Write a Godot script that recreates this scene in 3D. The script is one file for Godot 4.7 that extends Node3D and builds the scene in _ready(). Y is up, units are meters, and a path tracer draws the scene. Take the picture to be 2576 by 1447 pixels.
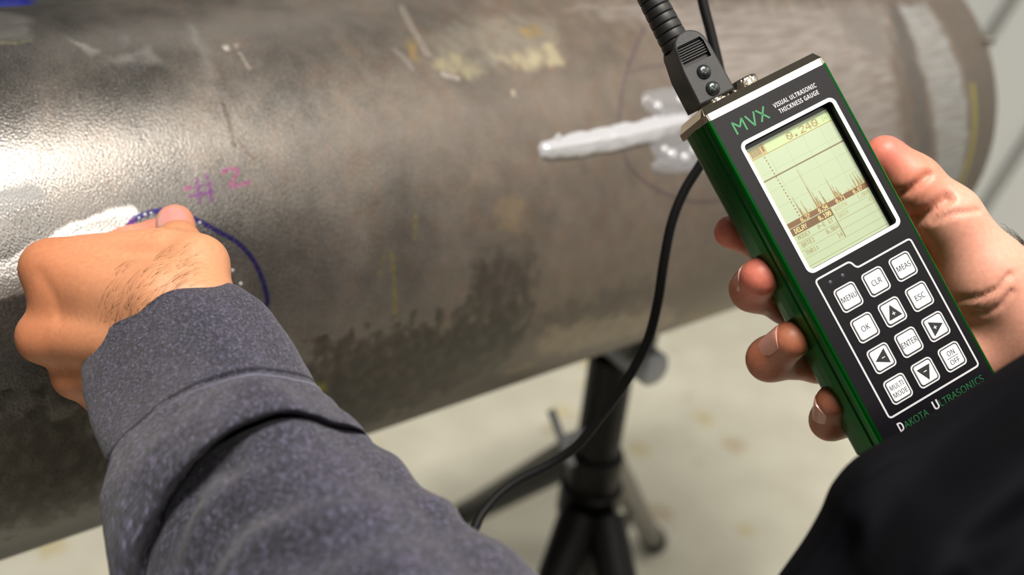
extends Node3D
# A person measures the wall of a steel pipe: left hand on the pipe, right hand holding a thickness gauge.
# World: y up, metres. The pipe lies along x; the camera looks down at it from in front.

const PIPE_R := 0.162
const PIPE_Y := 0.90
const PIPE_Z := -0.6348
const PIPE_END := 0.9508
var M := {}

# ---------------------------------------------------------------- mesh building
class MB:
	var v := PackedVector3Array()
	var uv := PackedVector2Array()
	var col := PackedColorArray()
	var nr := PackedVector3Array()
	var ix := PackedInt32Array()
	var xf := Transform3D.IDENTITY
	func add(p: Vector3, t := Vector2.ZERO, c := Color.WHITE) -> int:
		v.append(xf * p)
		uv.append(t)
		col.append(c)
		return v.size() - 1
	func tri(a: int, b: int, c: int) -> void:
		ix.append(a); ix.append(b); ix.append(c)
	func quad(a: int, b: int, c: int, d: int) -> void:
		tri(a, b, c); tri(a, c, d)
	# rows of points joined into a smooth sheet
	func skin(rows: Array, closed := true, ul := 1.0, vl := 1.0) -> void:
		var n: int = rows[0].size()
		var m := n + (1 if closed else 0)
		var base := v.size()
		for j in rows.size():
			for i in m:
				add(rows[j][i % n], Vector2(ul * i / float(m - 1), vl * j / float(maxi(rows.size() - 1, 1))))
		for j in rows.size() - 1:
			for i in m - 1:
				var a := base + j * m + i
				quad(a, a + 1, a + m + 1, a + m)
		if closed:
			for j in rows.size():
				seam.append(Vector2i(base + j * m, base + j * m + n))
	var seam: Array[Vector2i] = []
	func cap(loop: PackedVector3Array, flip := false) -> void:
		var c := Vector3.ZERO
		for p in loop: c += p
		c /= loop.size()
		var k := add(c)
		var b := v.size()
		for p in loop: add(p)
		for i in loop.size():
			var j := (i + 1) % loop.size()
			if flip: tri(k, b + j, b + i)
			else: tri(k, b + i, b + j)
	# flat polygon, any outline, in the xy plane at height z
	func poly(pts: PackedVector2Array, z: float, down := false) -> void:
		var t := Geometry2D.triangulate_polygon(pts)
		var b := v.size()
		for p in pts: add(Vector3(p.x, p.y, z))
		for i in range(0, t.size(), 3):
			if down: tri(b + t[i], b + t[i + 2], b + t[i + 1])
			else: tri(b + t[i], b + t[i + 1], b + t[i + 2])
	func mesh() -> ArrayMesh:
		var n := PackedVector3Array()
		if nr.size() == v.size():
			n = nr
		else:
			n.resize(v.size())
			for i in range(0, ix.size(), 3):
				var a := ix[i]
				var b := ix[i + 1]
				var c := ix[i + 2]
				var f := (v[b] - v[a]).cross(v[c] - v[a])
				n[a] += f; n[b] += f; n[c] += f
			for s in seam:
				var t := n[s.x] + n[s.y]
				n[s.x] = t; n[s.y] = t
			for i in n.size(): n[i] = n[i].normalized()
		var out := ix.duplicate()
		for i in range(0, ix.size(), 3):
			out[i + 1] = ix[i + 2]; out[i + 2] = ix[i + 1]
		var arr := []
		arr.resize(Mesh.ARRAY_MAX)
		arr[Mesh.ARRAY_VERTEX] = v
		arr[Mesh.ARRAY_NORMAL] = n
		arr[Mesh.ARRAY_TEX_UV] = uv
		arr[Mesh.ARRAY_COLOR] = col
		arr[Mesh.ARRAY_INDEX] = out
		var m := ArrayMesh.new()
		m.add_surface_from_arrays(Mesh.PRIMITIVE_TRIANGLES, arr)
		return m

func put(called: String, m: Mesh, mat: Material, parent: Node = self) -> MeshInstance3D:
	var o := MeshInstance3D.new()
	o.name = called
	o.mesh = m
	o.material_override = mat
	o.cast_shadow = GeometryInstance3D.SHADOW_CASTING_SETTING_ON
	parent.add_child(o, true)
	return o

func thing(called: String, label: String, category: String, at := Transform3D.IDENTITY, group := "") -> Node3D:
	var o := Node3D.new()
	o.name = called
	o.transform = at
	tag(o, label, category, group)
	add_child(o, true)
	return o

func tag(o: Node, label: String, category: String, group := "") -> void:
	o.set_meta("label", label)
	o.set_meta("category", category)
	if group != "": o.set_meta("group", group)

func struct(called: String, m: Mesh, mat: Material, label: String, category: String) -> MeshInstance3D:
	var o := put(called, m, mat)
	tag(o, label, category)
	o.set_meta("kind", "structure")
	return o

# rounded rectangle, counter-clockwise
func rrect(x0: float, y0: float, x1: float, y1: float, r: float, n := 6) -> PackedVector2Array:
	var out := PackedVector2Array()
	for k in 4:
		var c := Vector2(x1 - r if k == 0 or k == 3 else x0 + r, y1 - r if k < 2 else y0 + r)
		for i in n + 1:
			var a := PI / 2 * (k + i / float(n))
			out.append(c + Vector2(cos(a), sin(a)) * r)
	return out

func lift(p: PackedVector2Array, z: float) -> PackedVector3Array:
	var out := PackedVector3Array()
	for q in p: out.append(Vector3(q.x, q.y, z))
	return out

func inset(p: PackedVector2Array, d: float) -> PackedVector2Array:
	var out := PackedVector2Array()
	var n := p.size()
	for i in n:
		var t := (p[(i + 1) % n] - p[(i + n - 1) % n]).normalized()
		out.append(p[i] + Vector2(-t.y, t.x) * d)
	return out

# solid outline between z0 and z1 with a bevel round the upper edge
func prism(mb: MB, p: PackedVector2Array, z0: float, z1: float, bev := 0.0) -> void:
	mb.skin([lift(p, z0), lift(p, z1 - bev)])
	if bev > 0.0:
		mb.skin([lift(p, z1 - bev), lift(inset(p, bev * 0.4), z1 - bev * 0.3), lift(inset(p, bev), z1)])
	mb.poly(inset(p, bev) if bev > 0.0 else p, z1)
	mb.poly(p, z0, true)

# flat band between two outlines with the same number of points
func ring(mb: MB, a: PackedVector2Array, b: PackedVector2Array, z0: float, z1: float) -> void:
	mb.skin([lift(a, z0), lift(a, z1)])
	mb.skin([lift(a, z1), lift(b, z1)])
	mb.skin([lift(b, z1), lift(b, z0)])

func circle(c: Vector3, ax: Vector3, ay: Vector3, r: float, n: int) -> PackedVector3Array:
	var out := PackedVector3Array()
	for i in n:
		var a := TAU * i / n
		out.append(c + (ax * cos(a) + ay * sin(a)) * r)
	return out

func side_of(d: Vector3) -> Vector3:
	var u := Vector3.UP if absf(d.y) < 0.9 else Vector3.RIGHT
	return d.cross(u).normalized()

# profile of (radius, distance) pairs turned round the line from a along d
func lathe(mb: MB, a: Vector3, d: Vector3, prof: Array, n := 32, hard := true) -> void:
	var x := side_of(d)
	var y := d.cross(x)
	var rows := []
	for p in prof:
		rows.append(circle(a + d * p[1], x, y, maxf(p[0], 0.00001), n))
	if hard:
		for i in rows.size() - 1: mb.skin([rows[i], rows[i + 1]])
	else:
		mb.skin(rows)

func smooth_path(p: Array, per: int) -> PackedVector3Array:
	var out := PackedVector3Array()
	for i in p.size() - 1:
		var a: Vector3 = p[maxi(i - 1, 0)]
		var d: Vector3 = p[mini(i + 2, p.size() - 1)]
		var b: Vector3 = p[i]
		var c: Vector3 = p[i + 1]
		for k in per: out.append(b.cubic_interpolate(c, a, d, k / float(per)))
	out.append(p[p.size() - 1])
	return out

func tube(mb: MB, p: PackedVector3Array, r0: float, r1: float, n := 16, caps := true, radii := PackedFloat32Array()) -> void:
	var rows := []
	var x := side_of((p[1] - p[0]).normalized())
	for i in p.size():
		var d := (p[mini(i + 1, p.size() - 1)] - p[maxi(i - 1, 0)]).normalized()
		x = (x - d * x.dot(d)).normalized()
		var r := lerpf(r0, r1, i / float(p.size() - 1)) if radii.is_empty() else radii[i]
		rows.append(circle(p[i], x, d.cross(x), r, n))
	mb.skin(rows)
	if caps:
		mb.cap(rows[0], true)
		mb.cap(rows[rows.size() - 1])

func bar(mb: MB, a: Vector3, b: Vector3, w: float, h: float, up: Vector3) -> void:
	var d := (b - a).normalized()
	var x := d.cross(up).normalized()
	var y := x.cross(d)
	var p := rrect(-w / 2, -h / 2, w / 2, h / 2, minf(w, h) * 0.2, 3)
	var old := mb.xf
	mb.xf = old * Transform3D(Basis(x, y, d), a)
	prism(mb, p, 0.0, (b - a).length(), 0.0)
	mb.xf = old

func box_mesh(lo: Vector3, hi: Vector3, bev: float) -> MB:
	var mb := MB.new()
	prism(mb, rrect(lo.x, lo.y, hi.x, hi.y, bev, 3), lo.z, hi.z, bev)
	return mb

# ---------------------------------------------------------------- textures
func noise(kind: int, freq: float, sd: int, oct := 3) -> FastNoiseLite:
	var f := FastNoiseLite.new()
	f.noise_type = kind
	f.frequency = freq
	f.seed = sd
	f.fractal_octaves = oct
	return f

func normal_tex(kind: int, freq: float, sd: int, size: int, strength: float, oct := 3) -> Texture2D:
	var im := noise(kind, freq, sd, oct).get_seamless_image(size, size)
	im.convert(Image.FORMAT_RGBA8)
	im.bump_map_to_normal_map(strength)
	return ImageTexture.create_from_image(im)

func mottled(c0: Color, c1: Color, freq: float, sd: int, size := 256) -> Texture2D:
	var im := noise(FastNoiseLite.TYPE_SIMPLEX_SMOOTH, freq, sd, 4).get_seamless_image(size, size)
	var src := im.get_data()
	var out := PackedByteArray()
	out.resize(size * size * 3)
	for i in size * size:
		var t := src[i] / 255.0
		out[i * 3] = int(255 * lerpf(c0.r, c1.r, t))
		out[i * 3 + 1] = int(255 * lerpf(c0.g, c1.g, t))
		out[i * 3 + 2] = int(255 * lerpf(c0.b, c1.b, t))
	return ImageTexture.create_from_image(Image.create_from_data(size, size, false, Image.FORMAT_RGB8, out))

# cream floor paint with scattered dull yellow and brown spots
func floor_paint() -> Texture2D:
	var n := 768
	var im := (mottled(rgb8(211, 207, 190), rgb8(228, 225, 208), 0.010, 3, n) as ImageTexture).get_image()
	var rng := RandomNumberGenerator.new()
	rng.seed = 12
	var rag := noise(FastNoiseLite.TYPE_SIMPLEX_SMOOTH, 0.08, 13, 3)
	for i in 46:
		var c := Vector2(rng.randf(), rng.randf()) * n
		var r := rng.randf_range(5.0, 17.0)
		var tone: Color = [rgb8(206, 190, 138), rgb8(184, 164, 132), rgb8(196, 192, 176)][i % 3]
		for y in range(int(c.y - r * 1.6), int(c.y + r * 1.6)):
			for x in range(int(c.x - r * 1.6), int(c.x + r * 1.6)):
				var d := Vector2(x, y).distance_to(c) / r + rag.get_noise_2d(x, y) * 0.9
				if d < 1.0:
					var at := Vector2i(posmod(x, n), posmod(y, n))
					im.set_pixelv(at, im.get_pixelv(at).lerp(tone, 0.5))
	return ImageTexture.create_from_image(im)

func mat(c: Color, rough: float, metal := 0.0, spec := 0.5) -> StandardMaterial3D:
	var m := StandardMaterial3D.new()
	m.albedo_color = c
	m.roughness = rough
	m.metallic = metal
	m.metallic_specular = spec
	return m

func rgb8(r: int, g: int, b: int) -> Color:
	return Color(r / 255.0, g / 255.0, b / 255.0)

func grain(m: StandardMaterial3D, tex: Texture2D, tile: float, scale: float, world := false) -> void:
	m.normal_enabled = true
	m.normal_texture = tex
	m.normal_scale = scale
	m.uv1_triplanar = true
	m.uv1_world_triplanar = world
	m.uv1_scale = Vector3.ONE / tile

# knitted cloth: one V-shaped stitch per cell, yarn of mixed light and dark fibres
func knit(dark: Color, light: Color, cells: int, px: int, sd: int) -> Array:
	var n := cells * px
	var rng := RandomNumberGenerator.new()
	rng.seed = sd
	var tone := PackedFloat32Array()
	for i in cells * cells: tone.append(clampf(rng.randfn(0.40, 0.24), 0.0, 1.0))
	var a := PackedByteArray()
	a.resize(n * n * 3)
	var h := PackedByteArray()
	h.resize(n * n * 4)
	for y in n:
		for x in n:
			var fx := fposmod(x / float(px), 1.0)
			var side := absf(fx - 0.5) * 2.0
			var yy := y / float(px) + side * 0.55
			var cy := int(floor(yy)) % cells
			var fy := fposmod(yy, 1.0)
			var leg := (1.0 - pow(absf(side - 0.5) * 2.0, 2.0)) * (0.35 + 0.65 * sin(PI * fy))
			var t := tone[cy * cells + x / px]
			var s := t * (0.25 + 0.75 * leg)
			var i := y * n + x
			a[i * 3] = int(255 * lerpf(dark.r, light.r, s))
			a[i * 3 + 1] = int(255 * lerpf(dark.g, light.g, s))
			a[i * 3 + 2] = int(255 * lerpf(dark.b, light.b, s))
			var g := int(255 * leg)
			h[i * 4] = g; h[i * 4 + 1] = g; h[i * 4 + 2] = g; h[i * 4 + 3] = 255
	var hi := Image.create_from_data(n, n, false, Image.FORMAT_RGBA8, h)
	hi.bump_map_to_normal_map(3.0)
	return [ImageTexture.create_from_image(Image.create_from_data(n, n, false, Image.FORMAT_RGB8, a)), ImageTexture.create_from_image(hi)]

# ---- the pipe's surface: mill scale, ground and scraped places, crayon and marker; u along the pipe, v round it
const TW := 2048
const TH := 1024
const TU0 := -0.10
const TU1 := 0.9508
const TV0 := -0.26
const TV1 := 0.42
var pa := PackedByteArray()
var pr := PackedByteArray()

func to_px(p: Vector2) -> Vector2:
	return Vector2((p.x - TU0) / (TU1 - TU0) * TW, (TV1 - p.y) / (TV1 - TV0) * TH)

func dab(x: int, y: int, c: Color, a: float, rough: float, metal: float) -> void:
	if x < 0 or y < 0 or x >= TW or y >= TH or a <= 0.0: return
	var i := (y * TW + x) * 3
	pa[i] = int(lerpf(pa[i], c.r * 255, a))
	pa[i + 1] = int(lerpf(pa[i + 1], c.g * 255, a))
	pa[i + 2] = int(lerpf(pa[i + 2], c.b * 255, a))
	if rough >= 0.0:
		pr[i + 1] = int(lerpf(pr[i + 1], rough * 255, a))
		pr[i + 2] = int(lerpf(pr[i + 2], metal * 255, a))

var wob: FastNoiseLite
var fleck: FastNoiseLite

# a ragged filled outline; along > 0 draws it out in brush streaks along the pipe
func patch(pts: Array, c: Color, a: float, soft: float, rag: float, rough := -1.0, metal := 0.0, streak := 0.0) -> void:
	var q := PackedVector2Array()
	var lo := Vector2(1e9, 1e9)
	var hi := -lo
	for p in pts:
		var t := to_px(p)
		q.append(t)
		lo = lo.min(t)
		hi = hi.max(t)
	var n := q.size()
	for y in range(maxi(int(lo.y - 8), 0), mini(int(hi.y + 9), TH)):
		for x in range(maxi(int(lo.x - 8), 0), mini(int(hi.x + 9), TW)):
			var p := Vector2(x, y) + Vector2(wob.get_noise_2d(x, y), wob.get_noise_2d(x + 700.0, y)) * rag
			var ins := Geometry2D.is_point_in_polygon(p, q)
			var d := 1e9
			for i in n:
				d = minf(d, p.distance_squared_to(Geometry2D.get_closest_point_to_segment(p, q[i], q[(i + 1) % n])))
			d = sqrt(d) * (1.0 if ins else -1.0)
			var k := clampf(0.5 + d / (2.0 * soft), 0.0, 1.0)
			if k > 0.0:
				var s := 1.0
				if streak > 0.0:
					s = clampf(0.75 + streak * fleck.get_noise_2d(x * 0.12, y * 1.6), 0.0, 1.0)
				else:
					s = clampf(0.85 + 0.6 * fleck.get_noise_2d(x * 0.5, y * 0.5), 0.2, 1.0)
				dab(x, y, c, a * k * s, rough, metal)

# a drawn line of the given width in millimetres
func stroke(pts: Array, w: float, c: Color, a: float, dry := 0.3) -> void:
	var path := PackedVector2Array()
	for i in pts.size() - 1:
		var p0 := to_px(pts[maxi(i - 1, 0)])
		var p1 := to_px(pts[i])
		var p2 := to_px(pts[i + 1])
		var p3 := to_px(pts[mini(i + 2, pts.size() - 1)])
		for k in 10: path.append(p1.cubic_interpolate(p2, p0, p3, k / 10.0))
	path.append(to_px(pts[pts.size() - 1]))
	var r := w * 0.00195 / 2.0 * 1000.0 / 2.0 * 2.0
	var best := {}
	for i in path.size() - 1:
		var lo := path[i].min(path[i + 1]) - Vector2(r + 1, r + 1)
		var hi := path[i].max(path[i + 1]) + Vector2(r + 2, r + 2)
		for y in range(int(lo.y), int(hi.y)):
			for x in range(int(lo.x), int(hi.x)):
				var p := Vector2(x, y)
				var cp := Geometry2D.get_closest_point_to_segment(p, path[i], path[i + 1])
				var dv := (p - cp) * Vector2(1.0, 1.29)
				var k := clampf(r + 0.5 - dv.length(), 0.0, 1.0)
				if k > 0.0:
					var key := y * TW + x
					best[key] = maxf(best.get(key, 0.0), k)
	for key in best:
		var x: int = key % TW
		var y: int = key / TW
		var f := clampf(1.0 - dry + dry * 2.0 * fleck.get_noise_2d(x * 2.0, y * 2.0), 0.0, 1.0)
		dab(x, y, c, a * best[key] * f, -1.0, 0.0)

func pipe_material() -> StandardMaterial3D:
	wob = noise(FastNoiseLite.TYPE_SIMPLEX_SMOOTH, 0.035, 5, 3)
	fleck = noise(FastNoiseLite.TYPE_SIMPLEX_SMOOTH, 0.09, 9, 3)
	var big := noise(FastNoiseLite.TYPE_SIMPLEX_SMOOTH, 0.006, 21, 4).get_image(TW, TH).get_data()
	var mid := noise(FastNoiseLite.TYPE_SIMPLEX_SMOOTH, 0.03, 22, 4).get_image(TW, TH).get_data()
	var fine := noise(FastNoiseLite.TYPE_SIMPLEX, 0.28, 23, 2).get_image(TW, TH).get_data()
	var rust := noise(FastNoiseLite.TYPE_SIMPLEX_SMOOTH, 0.032, 24, 4).get_image(TW, TH).get_data()
	pa.resize(TW * TH * 3)
	pr.resize(TW * TH * 3)
	var i := 0
	for y in TH:
		for x in TW:
			var b := big[y * TW + x] / 255.0
			var m := mid[y * TW + x] / 255.0
			var f := fine[y * TW + x] / 255.0
			var r := rust[y * TW + x] / 255.0
			# brown scale takes over from the brighter bare steel further along the pipe
			var brown := clampf((x / float(TW) - 0.2) * 3.0 + (b - 0.5) * 0.5, 0.0, 1.0)
			var k := 0.82 + 0.10 * b + 0.12 * (m - 0.5) + 0.22 * (f - 0.5)
			var w := clampf((r - 0.52) * 3.0, 0.0, 1.0) * 0.55 * brown
			pa[i] = int(clampf(lerpf(lerpf(108, 118, brown), 122, w) * k, 0, 255))
			pa[i + 1] = int(clampf(lerpf(lerpf(105, 107, brown), 98, w) * k, 0, 255))
			pa[i + 2] = int(clampf(lerpf(lerpf(102, 97, brown), 82, w) * k, 0, 255))
			pr[i] = 255
			pr[i + 1] = int(clampf((0.31 + 0.16 * brown + 0.12 * (f - 0.5) + 0.06 * (m - 0.5)) * 255, 0, 255))
			pr[i + 2] = int(clampf((0.80 - 0.50 * brown) * 255, 0, 255))
			i += 3
	var pale := rgb8(142, 140, 137)
	# flap-wheel ground places by the hand
	patch([Vector2(0.0862, 0.0717), Vector2(0.0651, 0.0710), Vector2(0.0624, 0.0812), Vector2(0.0792, 0.0869), Vector2(0.0908, 0.0912), Vector2(0.1147, 0.0991), Vector2(0.1413, 0.1051), Vector2(0.1571, 0.1077), Vector2(0.1604, 0.1014), Vector2(0.1542, 0.0973), Vector2(0.1474, 0.0903), Vector2(0.1149, 0.0769)], rgb8(204, 202, 198), 0.97, 1.5, 2.5, 0.33, 0.95, 0.35)
	patch([Vector2(0.0965, 0.1138), Vector2(0.0802, 0.1121), Vector2(0.0789, 0.1204), Vector2(0.0994, 0.1246), Vector2(0.1115, 0.1287), Vector2(0.1177, 0.1243), Vector2(0.1190, 0.1188), Vector2(0.1077, 0.1147)], rgb8(118, 118, 118), 0.85, 2.0, 4.0, 0.62, 0.3, 0.5)
	patch([Vector2(0.1194, 0.1166), Vector2(0.1332, 0.1182), Vector2(0.1401, 0.1116), Vector2(0.1281, 0.1066), Vector2(0.1144, 0.1052)], rgb8(112, 109, 106), 0.6, 4.0, 6.0, 0.55, 0.4, 0.5)
	# scraped places near the top
	patch([Vector2(0.1388, 0.2694), Vector2(0.1499, 0.2550), Vector2(0.1442, 0.2235), Vector2(0.1380, 0.2199), Vector2(0.1264, 0.2213), Vector2(0.1131, 0.2224), Vector2(0.1177, 0.2494)], pale, 0.45, 5.0, 6.0, 0.5, 0.5, 0.4)
	stroke([Vector2(0.1267, 0.2222), Vector2(0.1340, 0.2198), Vector2(0.1416, 0.2218)], 2.6, rgb8(150, 148, 92), 0.55)
	patch([Vector2(0.1598, 0.2204), Vector2(0.1634, 0.2183), Vector2(0.1740, 0.2053), Vector2(0.1664, 0.2018), Vector2(0.1633, 0.2084)], pale, 0.8, 3.0, 5.0)
	patch([Vector2(0.1711, 0.1967), Vector2(0.1887, 0.2008), Vector2(0.2004, 0.2025), Vector2(0.2003, 0.1890), Vector2(0.1854, 0.1856), Vector2(0.1841, 0.1911), Vector2(0.1710, 0.1923)], pale, 0.75, 5.0, 5.0)
	patch([Vector2(0.1871, 0.2151), Vector2(0.1928, 0.2198), Vector2(0.1905, 0.2090), Vector2(0.1854, 0.2071)], rgb8(120, 124, 128), 0.4, 4.0, 4.0)
	patch([Vector2(0.2285, 0.2262), Vector2(0.2316, 0.2230), Vector2(0.2269, 0.1714), Vector2(0.2214, 0.1738)], pale, 0.55, 6.0, 5.0)
	patch([Vector2(0.2398, 0.1974), Vector2(0.2438, 0.1982), Vector2(0.2421, 0.1937), Vector2(0.2390, 0.1942)], rgb8(205, 200, 196), 0.9, 2.0, 3.0)
	patch([Vector2(0.2469, 0.1981), Vector2(0.2500, 0.1984), Vector2(0.2485, 0.1945), Vector2(0.2463, 0.1944)], rgb8(190, 186, 180), 0.8, 2.0, 3.0)
	stroke([Vector2(0.2470, 0.1904), Vector2(0.2476, 0.1847), Vector2(0.2475, 0.1769)], 2.5, rgb8(170, 166, 160), 0.6)
	stroke([Vector2(0.2232, 0.1544), Vector2(0.2221, 0.1421), Vector2(0.2205, 0.1288)], 2.6, rgb8(62, 56, 50), 0.75)
	stroke([Vector2(0.2239, 0.1306), Vector2(0.2268, 0.1241), Vector2(0.2283, 0.1196)], 2.0, rgb8(80, 62, 52), 0.6)
	# flaked edge of an old coat, yellow and pale
	patch([Vector2(0.3701, 0.1796), Vector2(0.3931, 0.1961), Vector2(0.4366, 0.1986), Vector2(0.4780, 0.1884), Vector2(0.4648, 0.1511), Vector2(0.4408, 0.1495), Vector2(0.4236, 0.1544), Vector2(0.3933, 0.1513), Vector2(0.3692, 0.1578)], rgb8(140, 136, 124), 0.5, 8.0, 10.0)
	patch([Vector2(0.3631, 0.1635), Vector2(0.3811, 0.1692), Vector2(0.3958, 0.1621), Vector2(0.3996, 0.1545), Vector2(0.3868, 0.1507), Vector2(0.3682, 0.1558)], rgb8(160, 152, 118), 0.6, 5.0, 9.0)
	patch([Vector2(0.4122, 0.1632), Vector2(0.4383, 0.1631), Vector2(0.4678, 0.1699), Vector2(0.4648, 0.1511), Vector2(0.4370, 0.1487), Vector2(0.4232, 0.1538)], rgb8(172, 162, 130), 0.65, 5.0, 9.0)
	patch([Vector2(0.4433, 0.1828), Vector2(0.4597, 0.1846), Vector2(0.4615, 0.1764), Vector2(0.4458, 0.1758)], rgb8(158, 128, 70), 0.6, 5.0, 6.0)
	patch([Vector2(0.3555, 0.1817), Vector2(0.3637, 0.1843), Vector2(0.3580, 0.1708), Vector2(0.3518, 0.1700)], rgb8(150, 122, 58), 0.6, 5.0, 6.0)
	stroke([Vector2(0.3731, 0.2206), Vector2(0.3678, 0.1998), Vector2(0.3659, 0.1802), Vector2(0.3657, 0.1714)], 5.0, rgb8(166, 158, 150), 0.55)
	stroke([Vector2(0.3448, 0.1779), Vector2(0.3478, 0.1706), Vector2(0.3491, 0.1616)], 4.0, rgb8(156, 150, 144), 0.5)
	stroke([Vector2(0.3690, 0.1544), Vector2(0.3774, 0.1501)], 4.0, rgb8(190, 186, 186), 0.6)
	patch([Vector2(0.4126, 0.1365), Vector2(0.4158, 0.1352), Vector2(0.4142, 0.1316), Vector2(0.4113, 0.1323)], rgb8(186, 172, 150), 0.9, 2.0, 2.0)
	# ground bands along the far part, and rings close to the end
	patch([Vector2(0.4965, 0.1996), Vector2(0.5485, 0.1984), Vector2(0.6808, 0.1818), Vector2(0.8359, 0.1647), Vector2(0.7997, 0.1119), Vector2(0.7972, 0.0609), Vector2(0.8081, 0.0143), Vector2(0.6893, 0.0215), Vector2(0.6170, 0.0437), Vector2(0.5941, 0.0891), Vector2(0.5690, 0.1725)], rgb8(158, 152, 149), 0.75, 14.0, 16.0, 0.48, 0.4, 0.7)
	patch([Vector2(0.7666, 0.1666), Vector2(0.8124, 0.1573), Vector2(0.8023, 0.1116), Vector2(0.7735, 0.1185), Vector2(0.7604, 0.1462)], rgb8(104, 98, 94), 0.6, 10.0, 14.0, -1.0, 0.0, 0.6)
	patch([Vector2(0.8351, 0.1639), Vector2(0.8482, 0.1625), Vector2(0.8361, 0.1114), Vector2(0.8374, 0.0622), Vector2(0.8505, 0.0107), Vector2(0.8404, -0.0066), Vector2(0.8196, 0.0578), Vector2(0.8157, 0.1137)], rgb8(82, 78, 75), 0.8, 6.0, 10.0)
	patch([Vector2(0.8463, 0.1604), Vector2(0.8887, 0.1583), Vector2(0.8905, 0.1128), Vector2(0.8964, 0.0721), Vector2(0.9061, 0.0088), Vector2(0.9037, -0.0191), Vector2(0.8651, -0.0074), Vector2(0.8475, 0.0540), Vector2(0.8416, 0.1108)], rgb8(158, 161, 162), 0.85, 5.0, 10.0, 0.5, 0.4, 0.5)
	patch([Vector2(0.8943, 0.1578), Vector2(0.9439, 0.1537), Vector2(0.9457, 0.0770), Vector2(0.9517, 0.0284), Vector2(0.9446, -0.0296), Vector2(0.9189, -0.0221), Vector2(0.9042, 0.0461), Vector2(0.9026, 0.1003)], rgb8(90, 82, 75), 0.75, 5.0, 8.0)
	stroke([Vector2(0.9104, 0.0758), Vector2(0.9120, 0.0451), Vector2(0.9130, 0.0192), Vector2(0.9140, -0.0044), Vector2(0.9133, -0.0188)], 6.0, rgb8(164, 158, 46), 0.8)
	# dark stains and streaks low on the pipe; the broad ones also paint underside shade
	var stain_shade := rgb8(44, 41, 36)
	patch([Vector2(0.1881, -0.0147), Vector2(0.2368, 0.0051), Vector2(0.2894, 0.0033), Vector2(0.3354, 0.0017), Vector2(0.3882, 0.0022), Vector2(0.4046, -0.0181), Vector2(0.4053, -0.0563), Vector2(0.3528, -0.0774), Vector2(0.3003, -0.0884), Vector2(0.2337, -0.0961), Vector2(0.1600, -0.0848), Vector2(0.1474, -0.0416)], stain_shade, 0.62, 10.0, 46.0)
	patch([Vector2(0.0483, 0.0219), Vector2(0.0766, 0.0234), Vector2(0.0981, 0.0187), Vector2(0.1233, -0.0019), Vector2(0.1299, -0.0432), Vector2(0.1094, -0.0766), Vector2(0.0679, -0.0732), Vector2(0.0417, -0.0361)], stain_shade, 0.6, 10.0, 40.0)
	patch([Vector2(0.4054, -0.0217), Vector2(0.4577, -0.0200), Vector2(0.5186, -0.0194), Vector2(0.5257, -0.0385), Vector2(0.4711, -0.0389), Vector2(0.4237, -0.0385)], stain_shade, 0.35, 10.0, 26.0)
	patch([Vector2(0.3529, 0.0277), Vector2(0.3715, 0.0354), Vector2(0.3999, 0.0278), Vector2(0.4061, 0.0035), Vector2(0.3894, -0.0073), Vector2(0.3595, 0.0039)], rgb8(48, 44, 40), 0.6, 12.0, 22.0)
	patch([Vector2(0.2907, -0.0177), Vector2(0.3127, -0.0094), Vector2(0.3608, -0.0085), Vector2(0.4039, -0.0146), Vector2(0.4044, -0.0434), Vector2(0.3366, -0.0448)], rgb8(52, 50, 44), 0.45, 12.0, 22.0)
	patch([Vector2(0.3754, 0.0667), Vector2(0.3971, 0.0653), Vector2(0.3977, 0.0471), Vector2(0.3786, 0.0457)], rgb8(140, 120, 88), 0.5, 8.0, 12.0)
	stroke([Vector2(0.2989, 0.0498), Vector2(0.2986, 0.0351), Vector2(0.2982, 0.0119)], 3.4, rgb8(136, 124, 50), 0.55, 0.5)
	stroke([Vector2(0.3186, 0.0699), Vector2(0.3155, 0.0560)], 3.0, rgb8(140, 124, 60), 0.5, 0.5)
	stroke([Vector2(0.2948, 0.0531), Vector2(0.2895, 0.0397)], 3.0, rgb8(140, 130, 60), 0.4, 0.5)
	patch([Vector2(0.2464, -0.0216), Vector2(0.2526, -0.0233), Vector2(0.2545, -0.0322), Vector2(0.2484, -0.0298)], rgb8(150, 140, 40), 0.7, 4.0, 5.0)
	patch([Vector2(0.4184, -0.0520), Vector2(0.4228, -0.0413), Vector2(0.4507, -0.0440), Vector2(0.4817, -0.0466), Vector2(0.5342, -0.0564), Vector2(0.5646, -0.0653), Vector2(0.5808, -0.0965), Vector2(0.5186, -0.0872), Vector2(0.4695, -0.0851), Vector2(0.4293, -0.0676)], rgb8(150, 138, 116), 0.7, 6.0, 14.0)
	patch([Vector2(0.4013, -0.0791), Vector2(0.4270, -0.0748), Vector2(0.4345, -0.0844), Vector2(0.4112, -0.0870)], rgb8(150, 136, 116), 0.7, 4.0, 6.0)
	patch([Vector2(0.5857, -0.0970), Vector2(0.5870, -0.0830), Vector2(0.6468, -0.0971), Vector2(0.6711, -0.1204), Vector2(0.6333, -0.1324)], rgb8(124, 104, 70), 0.8, 4.0, 6.0)
	patch([Vector2(0.5558, -0.1108), Vector2(0.5643, -0.0983), Vector2(0.5779, -0.1136), Vector2(0.5675, -0.1176)], rgb8(176, 40, 36), 0.9, 3.0, 4.0)
	# felt pen: number, and a line round each measuring place
	var pen := rgb8(92, 36, 104)
	stroke([Vector2(0.1945, 0.1136), Vector2(0.1935, 0.1071), Vector2(0.1921, 0.1007)], 2.0, pen, 0.65)
	stroke([Vector2(0.1916, 0.1096), Vector2(0.1964, 0.1096), Vector2(0.2026, 0.1096)], 1.8, pen, 0.4)
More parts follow.
